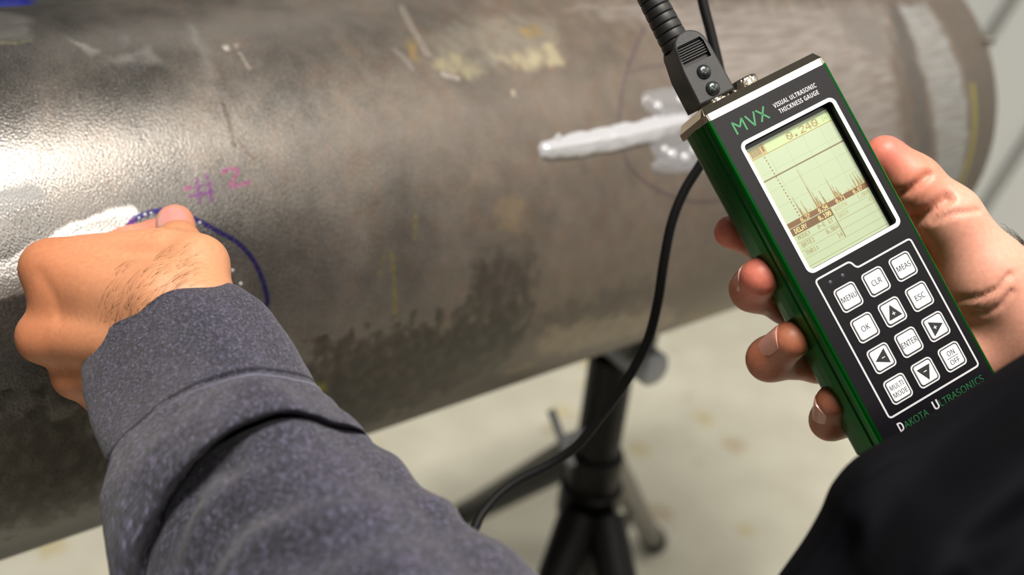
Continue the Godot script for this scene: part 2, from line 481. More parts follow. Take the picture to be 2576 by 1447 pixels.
	stroke([Vector2(0.2002, 0.1148), Vector2(0.1999, 0.1081), Vector2(0.1987, 0.1006)], 2.0, pen, 0.6)
	stroke([Vector2(0.1886, 0.1053), Vector2(0.1945, 0.1053), Vector2(0.2005, 0.1053)], 1.8, pen, 0.7)
	stroke([Vector2(0.1872, 0.1095), Vector2(0.1892, 0.1096)], 2.2, rgb8(140, 44, 104), 0.7)
	stroke([Vector2(0.2092, 0.1150), Vector2(0.2145, 0.1159), Vector2(0.2181, 0.1144), Vector2(0.2146, 0.1104), Vector2(0.2111, 0.1065), Vector2(0.2161, 0.1065), Vector2(0.2223, 0.1070)], 2.2, rgb8(140, 50, 104), 0.6)
	var ink := rgb8(30, 24, 84)
	stroke([Vector2(0.1502, 0.0918), Vector2(0.1523, 0.0952), Vector2(0.1566, 0.0985), Vector2(0.1617, 0.1000), Vector2(0.1686, 0.1008), Vector2(0.1786, 0.0989), Vector2(0.1896, 0.0914), Vector2(0.1977, 0.0844), Vector2(0.2064, 0.0769), Vector2(0.2129, 0.0670), Vector2(0.2162, 0.0574), Vector2(0.2180, 0.0457), Vector2(0.2175, 0.0389), Vector2(0.2128, 0.0295)], 2.6, ink, 0.95, 0.15)
	stroke([Vector2(0.1494, 0.0920), Vector2(0.1524, 0.0956), Vector2(0.1560, 0.0984)], 2.0, rgb8(130, 40, 110), 0.6)
	var thin := rgb8(70, 54, 66)
	stroke([Vector2(0.5517, 0.1706), Vector2(0.5257, 0.1483), Vector2(0.5044, 0.1254), Vector2(0.4911, 0.1010), Vector2(0.4895, 0.0762), Vector2(0.5017, 0.0598), Vector2(0.5271, 0.0440), Vector2(0.5572, 0.0337), Vector2(0.5868, 0.0307)], 2.4, thin, 0.7)
	stroke([Vector2(0.5166, 0.1356), Vector2(0.5310, 0.1376), Vector2(0.5624, 0.1376)], 2.4, thin, 0.6)
	var m := StandardMaterial3D.new()
	m.albedo_texture = ImageTexture.create_from_image(Image.create_from_data(TW, TH, false, Image.FORMAT_RGB8, pa))
	var orm := ImageTexture.create_from_image(Image.create_from_data(TW, TH, false, Image.FORMAT_RGB8, pr))
	m.roughness = 1.0
	m.roughness_texture = orm
	m.roughness_texture_channel = BaseMaterial3D.TEXTURE_CHANNEL_GREEN
	m.metallic = 1.0
	m.metallic_texture = orm
	m.metallic_texture_channel = BaseMaterial3D.TEXTURE_CHANNEL_BLUE
	var g := noise(FastNoiseLite.TYPE_SIMPLEX, 0.46, 31, 2).get_image(TW, TH)
	g.convert(Image.FORMAT_RGBA8)
	g.bump_map_to_normal_map(1.0)
	m.normal_enabled = true
	m.normal_texture = ImageTexture.create_from_image(g)
	m.normal_scale = 0.3
	return m

func pipe_at(x: float, arc: float, h := 0.0) -> Vector3:
	var a := arc / PIPE_R
	return Vector3(x, PIPE_Y + sin(a) * (PIPE_R + h), PIPE_Z + cos(a) * (PIPE_R + h))

# ---------------------------------------------------------------- bodies as joined tapered bones
func sd(p: Vector3, bones: Array, k: float) -> float:
	var f := 1.0
	for b in bones:
		var a: Vector3 = b[0]
		var ba: Vector3 = b[1] - a
		var t := clampf((p - a).dot(ba) / maxf(ba.length_squared(), 1e-9), 0.0, 1.0)
		var d := p.distance_to(a + ba * t) - lerpf(b[2], b[3], t)
		var h := maxf(k - absf(d - f), 0.0) / k
		f = minf(d, f) - h * h * k * 0.25
	return f

func body(mb: MB, bones: Array, cell: float, k: float, creases: Array, cdir: Vector3) -> void:
	var lo := Vector3(1e9, 1e9, 1e9)
	var hi := -lo
	for b in bones:
		var r: float = maxf(b[2], b[3]) + cell * 3
		for e in 2:
			lo = lo.min(b[e] - Vector3(r, r, r))
			hi = hi.max(b[e] + Vector3(r, r, r))
	var nx := int((hi.x - lo.x) / cell) + 2
	var ny := int((hi.y - lo.y) / cell) + 2
	var nz := int((hi.z - lo.z) / cell) + 2
	var f := PackedFloat32Array()
	f.resize(nx * ny * nz)
	f.fill(1.0)
	for b in bones:
		var a: Vector3 = b[0]
		var ba: Vector3 = b[1] - a
		var il := 1.0 / maxf(ba.length_squared(), 1e-9)
		var ra: float = b[2]
		var rb: float = b[3]
		var r := maxf(ra, rb) + k + cell * 2
		var p0: Vector3 = (a.min(b[1]) - Vector3(r, r, r) - lo) / cell
		var p1: Vector3 = (a.max(b[1]) + Vector3(r, r, r) - lo) / cell
		for z in range(maxi(int(p0.z), 0), mini(int(p1.z) + 1, nz)):
			for y in range(maxi(int(p0.y), 0), mini(int(p1.y) + 1, ny)):
				var row := (z * ny + y) * nx
				for x in range(maxi(int(p0.x), 0), mini(int(p1.x) + 1, nx)):
					var p := lo + Vector3(x, y, z) * cell
					var t := clampf((p - a).dot(ba) * il, 0.0, 1.0)
					var d := p.distance_to(a + ba * t) - lerpf(ra, rb, t)
					var o := f[row + x]
					var h := maxf(k - absf(d - o), 0.0) / k
					f[row + x] = minf(d, o) - h * h * k * 0.25
	var cellat := PackedInt32Array()
	cellat.resize(nx * ny * nz)
	cellat.fill(-1)
	var sx := nx
	var sz := nx * ny
	var first := mb.v.size()
	for z in nz - 1:
		for y in ny - 1:
			for x in nx - 1:
				var i := z * sz + y * sx + x
				var c := PackedFloat32Array([f[i], f[i + 1], f[i + sx], f[i + sx + 1], f[i + sz], f[i + sz + 1], f[i + sz + sx], f[i + sz + sx + 1]])
				var neg := 0
				for q in c:
					if q < 0.0: neg += 1
				if neg == 0 or neg == 8: continue
				var sum := Vector3.ZERO
				var cnt := 0
				for axis in 3:
					var bit := 1 << axis
					for q in 8:
						if q & bit: continue
						var u := c[q]
						var w := c[q | bit]
						if (u < 0.0) != (w < 0.0):
							var pt := Vector3(q & 1, (q >> 1) & 1, (q >> 2) & 1)
							pt[axis] += u / (u - w)
							sum += pt
							cnt += 1
				var p := lo + (Vector3(x, y, z) + sum / cnt) * cell
				var g := Vector3(c[1] + c[3] + c[5] + c[7] - c[0] - c[2] - c[4] - c[6], c[2] + c[3] + c[6] + c[7] - c[0] - c[1] - c[4] - c[5], c[4] + c[5] + c[6] + c[7] - c[0] - c[1] - c[2] - c[3]).normalized()
				# skin folds: pressed in along drawn lines
				for cr in creases:
					var line: PackedVector3Array = cr[0]
					var least := 1.0
					for s in line.size() - 1:
						var e := line[s + 1] - line[s]
						var dd := p - line[s]
						dd -= cdir * dd.dot(cdir)
						var ee := e - cdir * e.dot(cdir)
						var t := clampf(dd.dot(ee) / maxf(ee.length_squared(), 1e-9), 0.0, 1.0)
						least = minf(least, dd.distance_to(ee * t) + 0.002 * maxf(absf(t - 0.5) * 2.0 - 0.98, 0.0))
					if least < 0.008 and g.dot(cdir) < 0.0:
						p -= g * cr[1] * exp(-pow(least / cr[2], 2.0))
				var colr := Color(0, 0, 0)
				var ws := 0.0
				for b in bones:
					var ba: Vector3 = b[1] - b[0]
					var t := clampf((p - b[0]).dot(ba) / maxf(ba.length_squared(), 1e-9), 0.0, 1.0)
					var d: float = p.distance_to(b[0] + ba * t) - lerpf(b[2], b[3], t)
					var w := exp(-maxf(d, -0.004) / 0.003)
					colr += (b[4] as Color).lerp(b[5], t) * w
					ws += w
				cellat[i] = mb.add(p, Vector2.ZERO, colr / ws)
				mb.col[mb.col.size() - 1].a = 1.0
	for z in range(1, nz - 1):
		for y in range(1, ny - 1):
			for x in range(1, nx - 1):
				var i := z * sz + y * sx + x
				var n0 := f[i] < 0.0
				if n0 != (f[i + 1] < 0.0):
					emit(mb, cellat[i - sx - sz], cellat[i - sz], cellat[i], cellat[i - sx], n0)
				if n0 != (f[i + sx] < 0.0):
					emit(mb, cellat[i - 1 - sz], cellat[i - 1], cellat[i], cellat[i - sz], n0)
				if n0 != (f[i + sz] < 0.0):
					emit(mb, cellat[i - 1 - sx], cellat[i - sx], cellat[i], cellat[i - 1], n0)
	first = first

func emit(mb: MB, a: int, b: int, c: int, d: int, fwd: bool) -> void:
	if a < 0 or b < 0 or c < 0 or d < 0: return
	if fwd: mb.quad(a, b, c, d)
	else: mb.quad(d, c, b, a)

# a nail lies on the back of the last bone of a finger
func nail(parent: Node3D, a: Vector3, b: Vector3, ra: float, rb: float, back: Vector3, t0: float, t1: float, half: float, m: Material) -> void:
	var d := (b - a).normalized()
	var up := (back - d * back.dot(d)).normalized()
	var x := d.cross(up)
	var rows := []
	var under := []
	var len := (b - a).length()
	for j in 11:
		var t := lerpf(t0, t1, j / 10.0)
		var row := PackedVector3Array()
		var low := PackedVector3Array()
		for i in 13:
			var s := i / 6.0 - 1.0
			var a0 := s * half * (1.0 - 0.25 * pow(1.0 - j / 10.0, 3.0))
			# the base and the free edge are round
			var tt := t + (t1 - t0) * (0.10 * s * s if j < 3 else -0.16 * s * s * (j / 10.0))
			var r := lerpf(ra, rb, clampf(tt, 0.0, 1.0))
			if tt > 1.0: r = sqrt(maxf(rb * rb - pow((tt - 1.0) * len, 2.0), 1e-8))
			var dirn := up * cos(a0) + x * sin(a0)
			row.append(a + d * len * tt + dirn * (r + 0.0007 - 0.0006 * absf(s)))
			low.append(a + d * len * tt + dirn * (r - 0.0008))
		rows.append(row)
		under.append(low)
	var mb := MB.new()
	mb.skin(rows, false)
	mb.skin([rows[10], under[10]], false)
	put("fingernail", mb.mesh(), m, parent)

# short fine hairs rooted on the skin
func hairs(parent: Node3D, called: String, bones: Array, k: float, corners: Array, toward: Vector3, dirs: Array, count: int, len0: float, len1: float, rad: float, sd0: int, lifted: float, m: Material) -> void:
	var rng := RandomNumberGenerator.new()
	rng.seed = sd0
	var mb := MB.new()
	for c in count:
		var u := rng.randf()
		var w := rng.randf()
		var p: Vector3 = (corners[0] as Vector3).lerp(corners[1], u).lerp((corners[3] as Vector3).lerp(corners[2], u), w)
		var hit := false
		for s in 40:
			var d := sd(p, bones, k)
			if d < 0.0002:
				hit = true
				break
			p += toward * maxf(d, 0.0005)
		if not hit: continue
		var dir: Vector3 = (dirs[0] as Vector3).lerp(dirs[1], rng.randf()).normalized()
		var bend := Vector3(rng.randfn(0, 0.3), rng.randfn(0, 0.3), rng.randfn(0, 0.3))
		var l := rng.randf_range(len0, len1)
		var pts := PackedVector3Array()
		var q := p
		for s in 6:
			pts.append(q)
			dir = (dir + bend * 0.16).normalized()
			q += dir * l / 5.0
			var e := 0.0006
			var d0 := sd(q, bones, k)
			var g := Vector3(sd(q + Vector3(e, 0, 0), bones, k) - d0, sd(q + Vector3(0, e, 0), bones, k) - d0, sd(q + Vector3(0, 0, e), bones, k) - d0).normalized()
			var want := lifted * sin(PI * (s + 1) / 7.0) + 0.0002
			q += g * (want - d0)
		tube(mb, pts, rad, rad * 0.35, 4, false)
	var o := put(called, mb.mesh(), m, parent)
	o.set_meta("kind", "stuff")

# ---------------------------------------------------------------- lettering
var sans: SystemFont
var bold: SystemFont

func text(parent: Node3D, s: String, c: Vector3, w: float, h: float, m: Material, f: Font = null, called := "lettering") -> void:
	var t := TextMesh.new()
	t.font = f if f else sans
	t.text = s
	t.font_size = 96
	t.pixel_size = 0.01
	t.depth = 0.02
	t.curve_step = 1.0
	var bb := t.get_aabb()
	var o := put(called, t, m, parent)
	var k := Vector3(w / bb.size.x, h / bb.size.y, 0.004)
	o.scale = k
	o.position = c - bb.get_center() * k

const GLYPH := {"0": "0E11191513110E", "1": "040C040404040E", "2": "0E11010204081F", "3": "1F02040201110E", "4": "02060A121F0202", "5": "1F101E0101110E", "7": "1F010204080808", "8": "0E11110E11110E", ".": "00000000000C0C", ":": "000C0C000C0C00", "-": "0000001F000000",
	"D": "1C12111111121C", "E": "1F10101E10101F", "L": "1010101010101F", "A": "0E11111F111111", "Y": "11110A04040404", "W": "1111111515150A", "I": "0E04040404040E", "T": "1F040404040404", "H": "1111111F111111", "M": "111B1515111111", "O": "0E11111111110E", "P": "1E11111E101010", "G": "0E11101711110F", "N": "11111915131111", "R": "1E11111E141211"}

func lcd_text(im: Image, s: String, x: float, y: float, cw: float, ch: float, c: Color) -> void:
	for q in s.length():
		var g: String = GLYPH.get(s[q], "")
		if g == "": continue
		for r in 7:
			var bits := g.substr(r * 2, 2).hex_to_int()
			for k in 5:
				if bits & (16 >> k):
					im.fill_rect(Rect2i(lx(x + (q * 6 + k) * cw / 6.0), ly(y - r * ch / 7.0), maxi(int(ceil(cw / 6.0 * 10.1)), 1), maxi(int(ceil(ch / 7.0 * 10.1)), 1)), c)

func lx(x: float) -> int: return int((x + 24.1) / 42.5 * 429.0)
func ly(y: float) -> int: return int((97.4 - y) / 57.9 * 585.0)

func lcd_image() -> Image:
	var im := Image.create(429, 585, false, Image.FORMAT_RGB8)
	var paper := rgb8(148, 162, 133)
	var ink := rgb8(96, 72, 30)
	var faint := rgb8(132, 150, 110)
	im.fill(paper)
	var r := func(x0: float, y0: float, x1: float, y1: float, c: Color) -> void:
		im.fill_rect(Rect2i(lx(x0), ly(y0), maxi(lx(x1) - lx(x0), 1), maxi(ly(y1) - ly(y0), 1)), c)
	r.call(-23.4, 97.4, 18.4, 92.2, rgb8(154, 174, 124))
	r.call(-23.4, 96.6, -15.2, 92.0, rgb8(146, 142, 92))
	for i in 7: r.call(-22.8 + i * 0.75, 96.0, -22.4 + i * 0.75, 92.8, ink)
	r.call(-17.4, 96.8, -15.6, 92.8, rgb8(150, 126, 66))
	r.call(-16.9, 95.8, -16.1, 93.4, rgb8(84, 56, 16))
	lcd_text(im, "0.240", -4.2, 96.0, 3.3, 3.3, rgb8(120, 96, 42))
	lcd_text(im, "IN", 14.0, 95.0, 1.5, 1.8, rgb8(128, 136, 92))
	r.call(-23.4, 92.2, 18.4, 91.8, rgb8(134, 116, 60))
	for gx in [-15.6, -6.6, 2.4, 11.4]: r.call(gx, 91.8, gx + 0.2, 61.5, faint)
	for gy in [84.5, 76.9, 69.3]: r.call(-23.4, gy, 18.4, gy - 0.2, faint)
	r.call(-23.4, 82.0, 18.4, 81.4, rgb8(84, 70, 36))
	for i in 19:
		var t := i / 18.0
		r.call(-17.9 + t * 1.3, 91.2 - t * 28.6, -17.4 + t * 1.3, 90.5 - t * 28.6, ink)
	r.call(-23.6, 97.4, -23.4, 39.6, rgb8(180, 178, 120))
	var rng := RandomNumberGenerator.new()
	rng.seed = 4
	var peaks := [[-15.2, 70.5], [-12.8, 67.5], [-7.4, 80.0], [-6.2, 68.5], [-5.2, 66.0], [-3.0, 67.5], [2.3, 70.6], [3.4, 67.0], [4.6, 65.5], [13.2, 67.6], [14.8, 67.8], [16.2, 68.2], [18.0, 65.5]]
	for p in peaks:
		for k in 9:
			var dx: float = k * 0.17
			var top: float = 61.4 + (p[1] - 61.4) * maxf(1.0 - k * 0.12 - rng.randf() * 0.25 * k, 0.0) * (1.0 if k == 0 else 0.8)
			if top > 61.5: r.call(p[0] + dx, top, p[0] + dx + 0.2, 61.2, rgb8(116, 92, 44))
	for i in 120:
		var x := -15.0 + rng.randf() * 33.0
		r.call(x, 61.4 + rng.randf() * rng.randf() * 2.4, x + 0.2, 61.2, rgb8(138, 122, 74))
	r.call(-23.4, 61.3, 18.4, 58.9, rgb8(92, 58, 14))
	for i in 4: lcd_text(im, ["0.37", "0.54", "0.71", "0.87"][i], -16.8 + i * 9.2, 61.0, 1.25, 1.9, rgb8(186, 176, 116))
	r.call(-23.4, 58.7, -2.3, 55.5, rgb8(84, 54, 14))
	lcd_text(im, "DELAY", -21.8, 58.2, 1.3, 2.1, rgb8(190, 180, 120))
	lcd_text(im, "0.100", -9.2, 58.2, 1.3, 2.1, rgb8(190, 180, 120))
	r.call(-2.4, 58.7, -2.0, 44.6, rgb8(104, 78, 34))
	for y in [55.5, 52.1, 48.4, 44.7, 41.2]: r.call(-23.4, y, 18.4, y - 0.25, rgb8(128, 130, 92))
	var pale := rgb8(120, 112, 66)
	lcd_text(im, "MODE:", -21.9, 54.9, 1.35, 2.0, pale)
	lcd_text(im, "P-E GT", -11.4, 54.9, 1.35, 2.0, pale)
	lcd_text(im, "GATE1", -21.9, 51.4, 1.35, 2.0, pale)
	lcd_text(im, "0.084", -9.0, 51.4, 1.3, 2.0, pale)
	lcd_text(im, "THR1:", -21.9, 47.6, 1.35, 2.0, pale)
	lcd_text(im, "14", -5.2, 47.6, 1.3, 2.0, pale)
	lcd_text(im, "WIDTH", -0.8, 58.2, 1.35, 2.0, rgb8(136, 134, 92))
	lcd_text(im, "1.000", 11.4, 58.2, 1.3, 2.0, rgb8(136, 134, 92))
	lcd_text(im, "GAIN", -0.8, 54.9, 1.35, 2.0, rgb8(136, 134, 92))
	lcd_text(im, "45", 15.4, 54.9, 1.3, 2.0, rgb8(136, 134, 92))
	return im

# ================================================================ the scene
func _ready() -> void:
	var cam := Camera3D.new()
	cam.name = "camera"
	cam.transform = Transform3D(Basis(Vector3(0.8018, 0.0915, 0.5905), Vector3(0.2250, 0.8692, -0.4403), Vector3(-0.5536, 0.4859, 0.6764)), Vector3(0.0000, 1.2471, 0.0000))
	var lens := CameraAttributesPhysical.new()
	lens.frustum_focal_length = 44.78
	lens.frustum_focus_distance = 0.462
	lens.exposure_aperture = 6.2
	cam.attributes = lens
	cam.near = 0.02
	add_child(cam)
	cam.current = true
	var env := Environment.new()
	env.background_mode = Environment.BG_COLOR
	env.background_color = Color(0.02, 0.02, 0.022)
	env.tonemap_mode = Environment.TONE_MAPPER_LINEAR
	env.tonemap_exposure = 0.40
	env.sdfgi_enabled = true
	env.ssao_enabled = true
	env.ssil_enabled = true
	var we := WorldEnvironment.new()
	we.name = "surroundings"
	we.environment = env
	add_child(we)
	sans = SystemFont.new()
	sans.font_names = PackedStringArray(["Droid Sans"])
	bold = SystemFont.new()
	bold.font_names = PackedStringArray(["Droid Sans"])
	bold.font_weight = 700
	materials()
	lamps()
	room()
	pipe()
	stand()
	tote()
	gauge()
	gel()
	person()
	probe()

func materials() -> void:
	M.floor = mat(Color.WHITE, 0.55)
	M.floor.albedo_texture = floor_paint()
	M.floor.uv1_triplanar = true
	M.floor.uv1_world_triplanar = true
	M.floor.uv1_scale = Vector3.ONE * 0.9
	M.wall = mat(rgb8(222, 225, 226), 0.6)
	M.seam = mat(rgb8(150, 152, 152), 0.6)  # darker than the wall, standing in for shade along the ribs
	M.ceiling = mat(rgb8(66, 65, 64), 0.9)
	M.shop_wall = mat(rgb8(96, 96, 95), 0.8)
	M.glow = mat(Color.WHITE, 0.5)
	M.glow.emission_enabled = true
	M.glow.emission = rgb8(255, 246, 230)
	M.glow.emission_energy_multiplier = 3.0
	M.white_metal = mat(rgb8(225, 225, 222), 0.5)
	M.tube_black = mat(rgb8(13, 12, 12), 0.45, 0.0, 0.3)
	M.tube_grey = mat(rgb8(98, 95, 90), 0.5, 0.2)
	M.zinc = mat(rgb8(146, 149, 155), 0.55, 0.4)
	M.rubber = mat(rgb8(22, 22, 22), 0.7)
	M.blue = mat(rgb8(16, 34, 150), 0.4)
	M.green = mat(rgb8(4, 92, 26), 0.26, 0.8)
	grain(M.green, normal_tex(FastNoiseLite.TYPE_SIMPLEX, 0.2, 40, 128, 1.0), 0.004, 0.08)
	M.panel = mat(rgb8(15, 14, 18), 0.34, 0.0, 0.28)
	grain(M.panel, normal_tex(FastNoiseLite.TYPE_SIMPLEX, 0.16, 41, 256, 2.0), 0.008, 0.16)
	M.nickel = mat(rgb8(200, 192, 176), 0.2, 1.0)
	grain(M.nickel, normal_tex(FastNoiseLite.TYPE_SIMPLEX, 0.1, 42, 128, 1.0), 0.004, 0.06)
	M.print_white = mat(rgb8(238, 238, 240), 0.5)
	M.print_grey = mat(rgb8(182, 182, 187), 0.5)
	M.print_mint = mat(rgb8(42, 122, 76), 0.5)
	M.print_green = mat(rgb8(8, 88, 44), 0.5)
	M.key = mat(rgb8(226, 226, 228), 0.45)
	M.key_gap = mat(rgb8(14, 14, 15), 0.6)
	M.ink = mat(rgb8(18, 18, 19), 0.6)
	M.black_plastic = mat(rgb8(36, 36, 38), 0.5)
	grain(M.black_plastic, normal_tex(FastNoiseLite.TYPE_SIMPLEX, 0.14, 43, 256, 3.0), 0.008, 0.5)
	M.boot = mat(rgb8(17, 17, 18), 0.5)
	M.cable = mat(rgb8(10, 10, 11), 0.6, 0.0, 0.3)
	M.screw = mat(rgb8(84, 90, 90), 0.28, 0.9)
	M.lcd = mat(Color.WHITE, 0.35)
	M.lcd.albedo_texture = ImageTexture.create_from_image(lcd_image())
	M.bezel = mat(rgb8(16, 19, 18), 0.5)
	M.gel = mat(rgb8(172, 172, 177), 0.2)  # clear gel given a pale colour for the lamps reflected in it
	M.gel.clearcoat_enabled = true
	M.gel.clearcoat = 1.0
	M.gel.clearcoat_roughness = 0.05
	M.gel_thin = mat(Color(0.62, 0.62, 0.64, 0.42), 0.3)
	M.gel_thin.transparency = BaseMaterial3D.TRANSPARENCY_ALPHA
	M.gel_thin.clearcoat_enabled = true
	M.gel_thin.clearcoat = 1.0
	M.gel_thin.clearcoat_roughness = 0.08
	M.skin = mat(Color.WHITE, 0.48, 0.0, 0.45)
	M.skin.vertex_color_use_as_albedo = true
	M.skin.albedo_texture = mottled(rgb8(232, 226, 222), rgb8(255, 255, 255), 0.03, 50, 256)
	grain(M.skin, normal_tex(FastNoiseLite.TYPE_CELLULAR, 0.11, 51, 512, 2.2), 0.022, 0.30)
	M.skin.subsurf_scatter_enabled = true
	M.skin.subsurf_scatter_strength = 0.06
	M.nail_pink = mat(rgb8(208, 134, 126), 0.4)
	M.nail_brown = mat(rgb8(196, 142, 128), 0.30)
	M.hair = mat(rgb8(40, 26, 18), 0.5)
	var k := knit(rgb8(20, 19, 30), rgb8(118, 114, 142), 32, 16, 61)
	M.knit = mat(Color.WHITE, 0.85)
	M.knit.albedo_texture = k[0]
	M.knit.normal_enabled = true
	M.knit.normal_texture = k[1]
	M.knit.normal_scale = 0.7
	M.knit.rim_enabled = true
	M.knit.rim = 0.25
	M.knit.uv1_scale = Vector3(1.0 / 0.034, 1.0 / 0.034, 1.0)
	M.thread = mat(rgb8(108, 106, 124), 0.8)
	M.shaded_cloth = mat(rgb8(14, 14, 18), 0.95, 0.0, 0.12)  # near-black version of the sweatshirt cloth, its shade put into the colour
	grain(M.shaded_cloth, normal_tex(FastNoiseLite.TYPE_CELLULAR, 0.12, 62, 256, 4.0), 0.014, 0.7)

func lamps() -> void:
	# ceiling panels: two in line over the work, others down the room, the grey-wall one added to light floor and wall
	var spots := [[Vector3(0.14, 2.86, 0.05), 64.0], [Vector3(0.5, 2.86, 1.24), 19.0], [Vector3(-1.3, 2.86, 1.28), 3.0], [Vector3(1.8, 2.86, 0.5), 9.0], [Vector3(1.2, 2.86, -2.2), 4.0], [Vector3(-1.0, 2.86, -2.2), 3.0]]
	var where := ["over the pipe end with the left hand", "over the person's back", "behind the person beyond the left elbow", "by the grey wall, added to light wall and floor", "over the far corner by the grey wall", "over the blue tote"]
	for i in spots.size():
		var t := thing("ceiling_lamp", "white ceiling lamp with a long glowing diffuser " + where[i], "lamp", Transform3D(Basis.IDENTITY, spots[i][0]), "ceiling lamps")
		var hs := MB.new()
		hs.xf = Transform3D(Basis(Vector3.RIGHT, -PI / 2), Vector3.ZERO)
		prism(hs, rrect(-0.45, -0.17, 0.45, 0.17, 0.02), 0.0, 0.06, 0.01)
		put("housing", hs.mesh(), M.white_metal, t)
		var df := MB.new()
		df.xf = Transform3D(Basis(Vector3.RIGHT, PI / 2), Vector3(0, -0.001, 0))
		prism(df, rrect(-0.42, -0.14, 0.42, 0.14, 0.02), 0.0, 0.012, 0.006)
		put("diffuser", df.mesh(), M.glow, t)
		var l := AreaLight3D.new()
		l.name = "lamp_light"
		l.area_size = Vector2(0.84, 0.28)
		l.light_energy = spots[i][1] * 0.3
		l.light_color = Color(1.0, 0.975, 0.935)
		l.shadow_enabled = true
		l.area_range = 9.0
		l.area_attenuation = 2.0
		l.rotation = Vector3(-PI / 2, 0, 0)
		l.position = Vector3(0, -0.02, 0)
		t.add_child(l)

func slab(lo: Vector3, hi: Vector3) -> ArrayMesh:
	return box_mesh(lo, hi, 0.002).mesh()

func room() -> void:
	struct("floor", slab(Vector3(-2.4, -0.1, -3.4), Vector3(2.4, 0.0, 3.0)), M.floor, "pale cream painted concrete floor under the stand", "floor")
	struct("wall_right", slab(Vector3(2.3, 0.0, -3.3), Vector3(2.4, 2.95, 2.9)), M.wall, "light grey painted wall beyond the pipe end", "wall")
	struct("wall_left", slab(Vector3(-2.4, 0.0, -3.3), Vector3(-2.3, 2.95, 2.9)), M.shop_wall, "dull grey wall behind the open end of the pipe", "wall")
	struct("wall_back", slab(Vector3(-2.4, 0.0, -3.4), Vector3(2.4, 2.95, -3.3)), M.shop_wall, "dull grey wall behind the blue tote", "wall")
	struct("wall_front", slab(Vector3(-2.4, 0.0, 2.9), Vector3(2.4, 2.95, 3.0)), M.shop_wall, "dull grey wall behind the person", "wall")
	struct("ceiling", slab(Vector3(-2.4, 2.95, -3.4), Vector3(2.4, 3.05, 3.0)), M.ceiling, "dull grey ceiling carrying the lamps", "ceiling")
	# sloping ribs on the grey wall, their shade painted in as darker grey
	var ribs := [[Vector3(2.2970, 0.8854, -1.1666), Vector3(2.2970, 0.4978, -1.2867)], [Vector3(2.2970, 0.6614, -1.0320), Vector3(2.2970, -0.0393, -1.2005)]]
	for i in 2:
		var mb := MB.new()
		var along: Vector3 = (ribs[i][1] - ribs[i][0]) / (ribs[i][1].y - ribs[i][0].y)
		var foot: Vector3 = ribs[i][0] - along * ribs[i][0].y
		tube(mb, PackedVector3Array([foot + along * 0.02, foot + along * 2.9]), 0.014, 0.014, 12)
		struct("trim_%d" % (i + 1), mb.mesh(), M.seam, ["sloping rib in painted shade grey on the wall near the top corner", "sloping rib in painted shade grey on the wall next to the holding hand"][i], "trim")

func pipe() -> void:
	var t := thing("steel_pipe", "large bare steel pipe with scraped, marked and brown patches on a stand", "pipe", Transform3D(Basis.IDENTITY, Vector3(0, 0, 0)))
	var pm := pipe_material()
	var mb := MB.new()
	var x0 := -0.75
	var nu := 60
	var nv := 160
	var arc0 := TV1 - TAU * PIPE_R
	for j in nu + 1:
		var x := lerpf(x0, PIPE_END - 0.0025, j / float(nu))
		for i in nv + 1:
			var arc := lerpf(arc0, TV1, i / float(nv))
			mb.add(pipe_at(x, arc), Vector2((TU0 + pingpong(x - TU0, 0.15) if x < TU0 else x) / (TU1 - TU0) - TU0 / (TU1 - TU0), (TV1 - arc) / (TV1 - TV0)))
			mb.nr.append((pipe_at(x, arc, 1.0) - pipe_at(x, arc)).normalized())
	for j in nu:
		for i in nv:
			var a := j * (nv + 1) + i
			mb.quad(a, a + nv + 1, a + nv + 2, a + 1)
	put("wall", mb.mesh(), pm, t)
	var em := mat(rgb8(96, 90, 84), 0.4, 0.6)
	var en := MB.new()
	var d := Vector3.RIGHT
	var c := Vector3(0, PIPE_Y, PIPE_Z)
	lathe(en, c, d, [[PIPE_R, PIPE_END - 0.0025], [PIPE_R - 0.003, PIPE_END], [PIPE_R - 0.0127, PIPE_END]], 128)
	put("cut_end", en.mesh(), em, t)
	var en2 := MB.new()
	lathe(en2, c, d, [[PIPE_R - 0.0127, x0], [PIPE_R, x0]], 128)
	put("cut_end", en2.mesh(), em, t)
	var bo := MB.new()
	lathe(bo, c, d, [[PIPE_R - 0.0127, x0], [PIPE_R - 0.0127, PIPE_END]], 128)
	put("bore", bo.mesh(), mat(rgb8(70, 58, 48), 0.7, 0.2), t)
	# torn burr standing off the rim of the far end
	var bu := MB.new()
	var rim := Vector3(0.9480, 1.0037, -0.5114)
	rim = c + Vector3(0.948, 0, 0) + (rim - c - Vector3(rim.x, 0, 0)).normalized() * PIPE_R
	var out := (rim - c - Vector3(0.948, 0, 0)).normalized()
	tube(bu, PackedVector3Array([rim - out * 0.002, rim + out * 0.003 + d * 0.001, rim + out * 0.006 + Vector3(0.003, -0.003, 0.003)]), 0.006, 0.002, 10)
	put("burr", bu.mesh(), em, t)

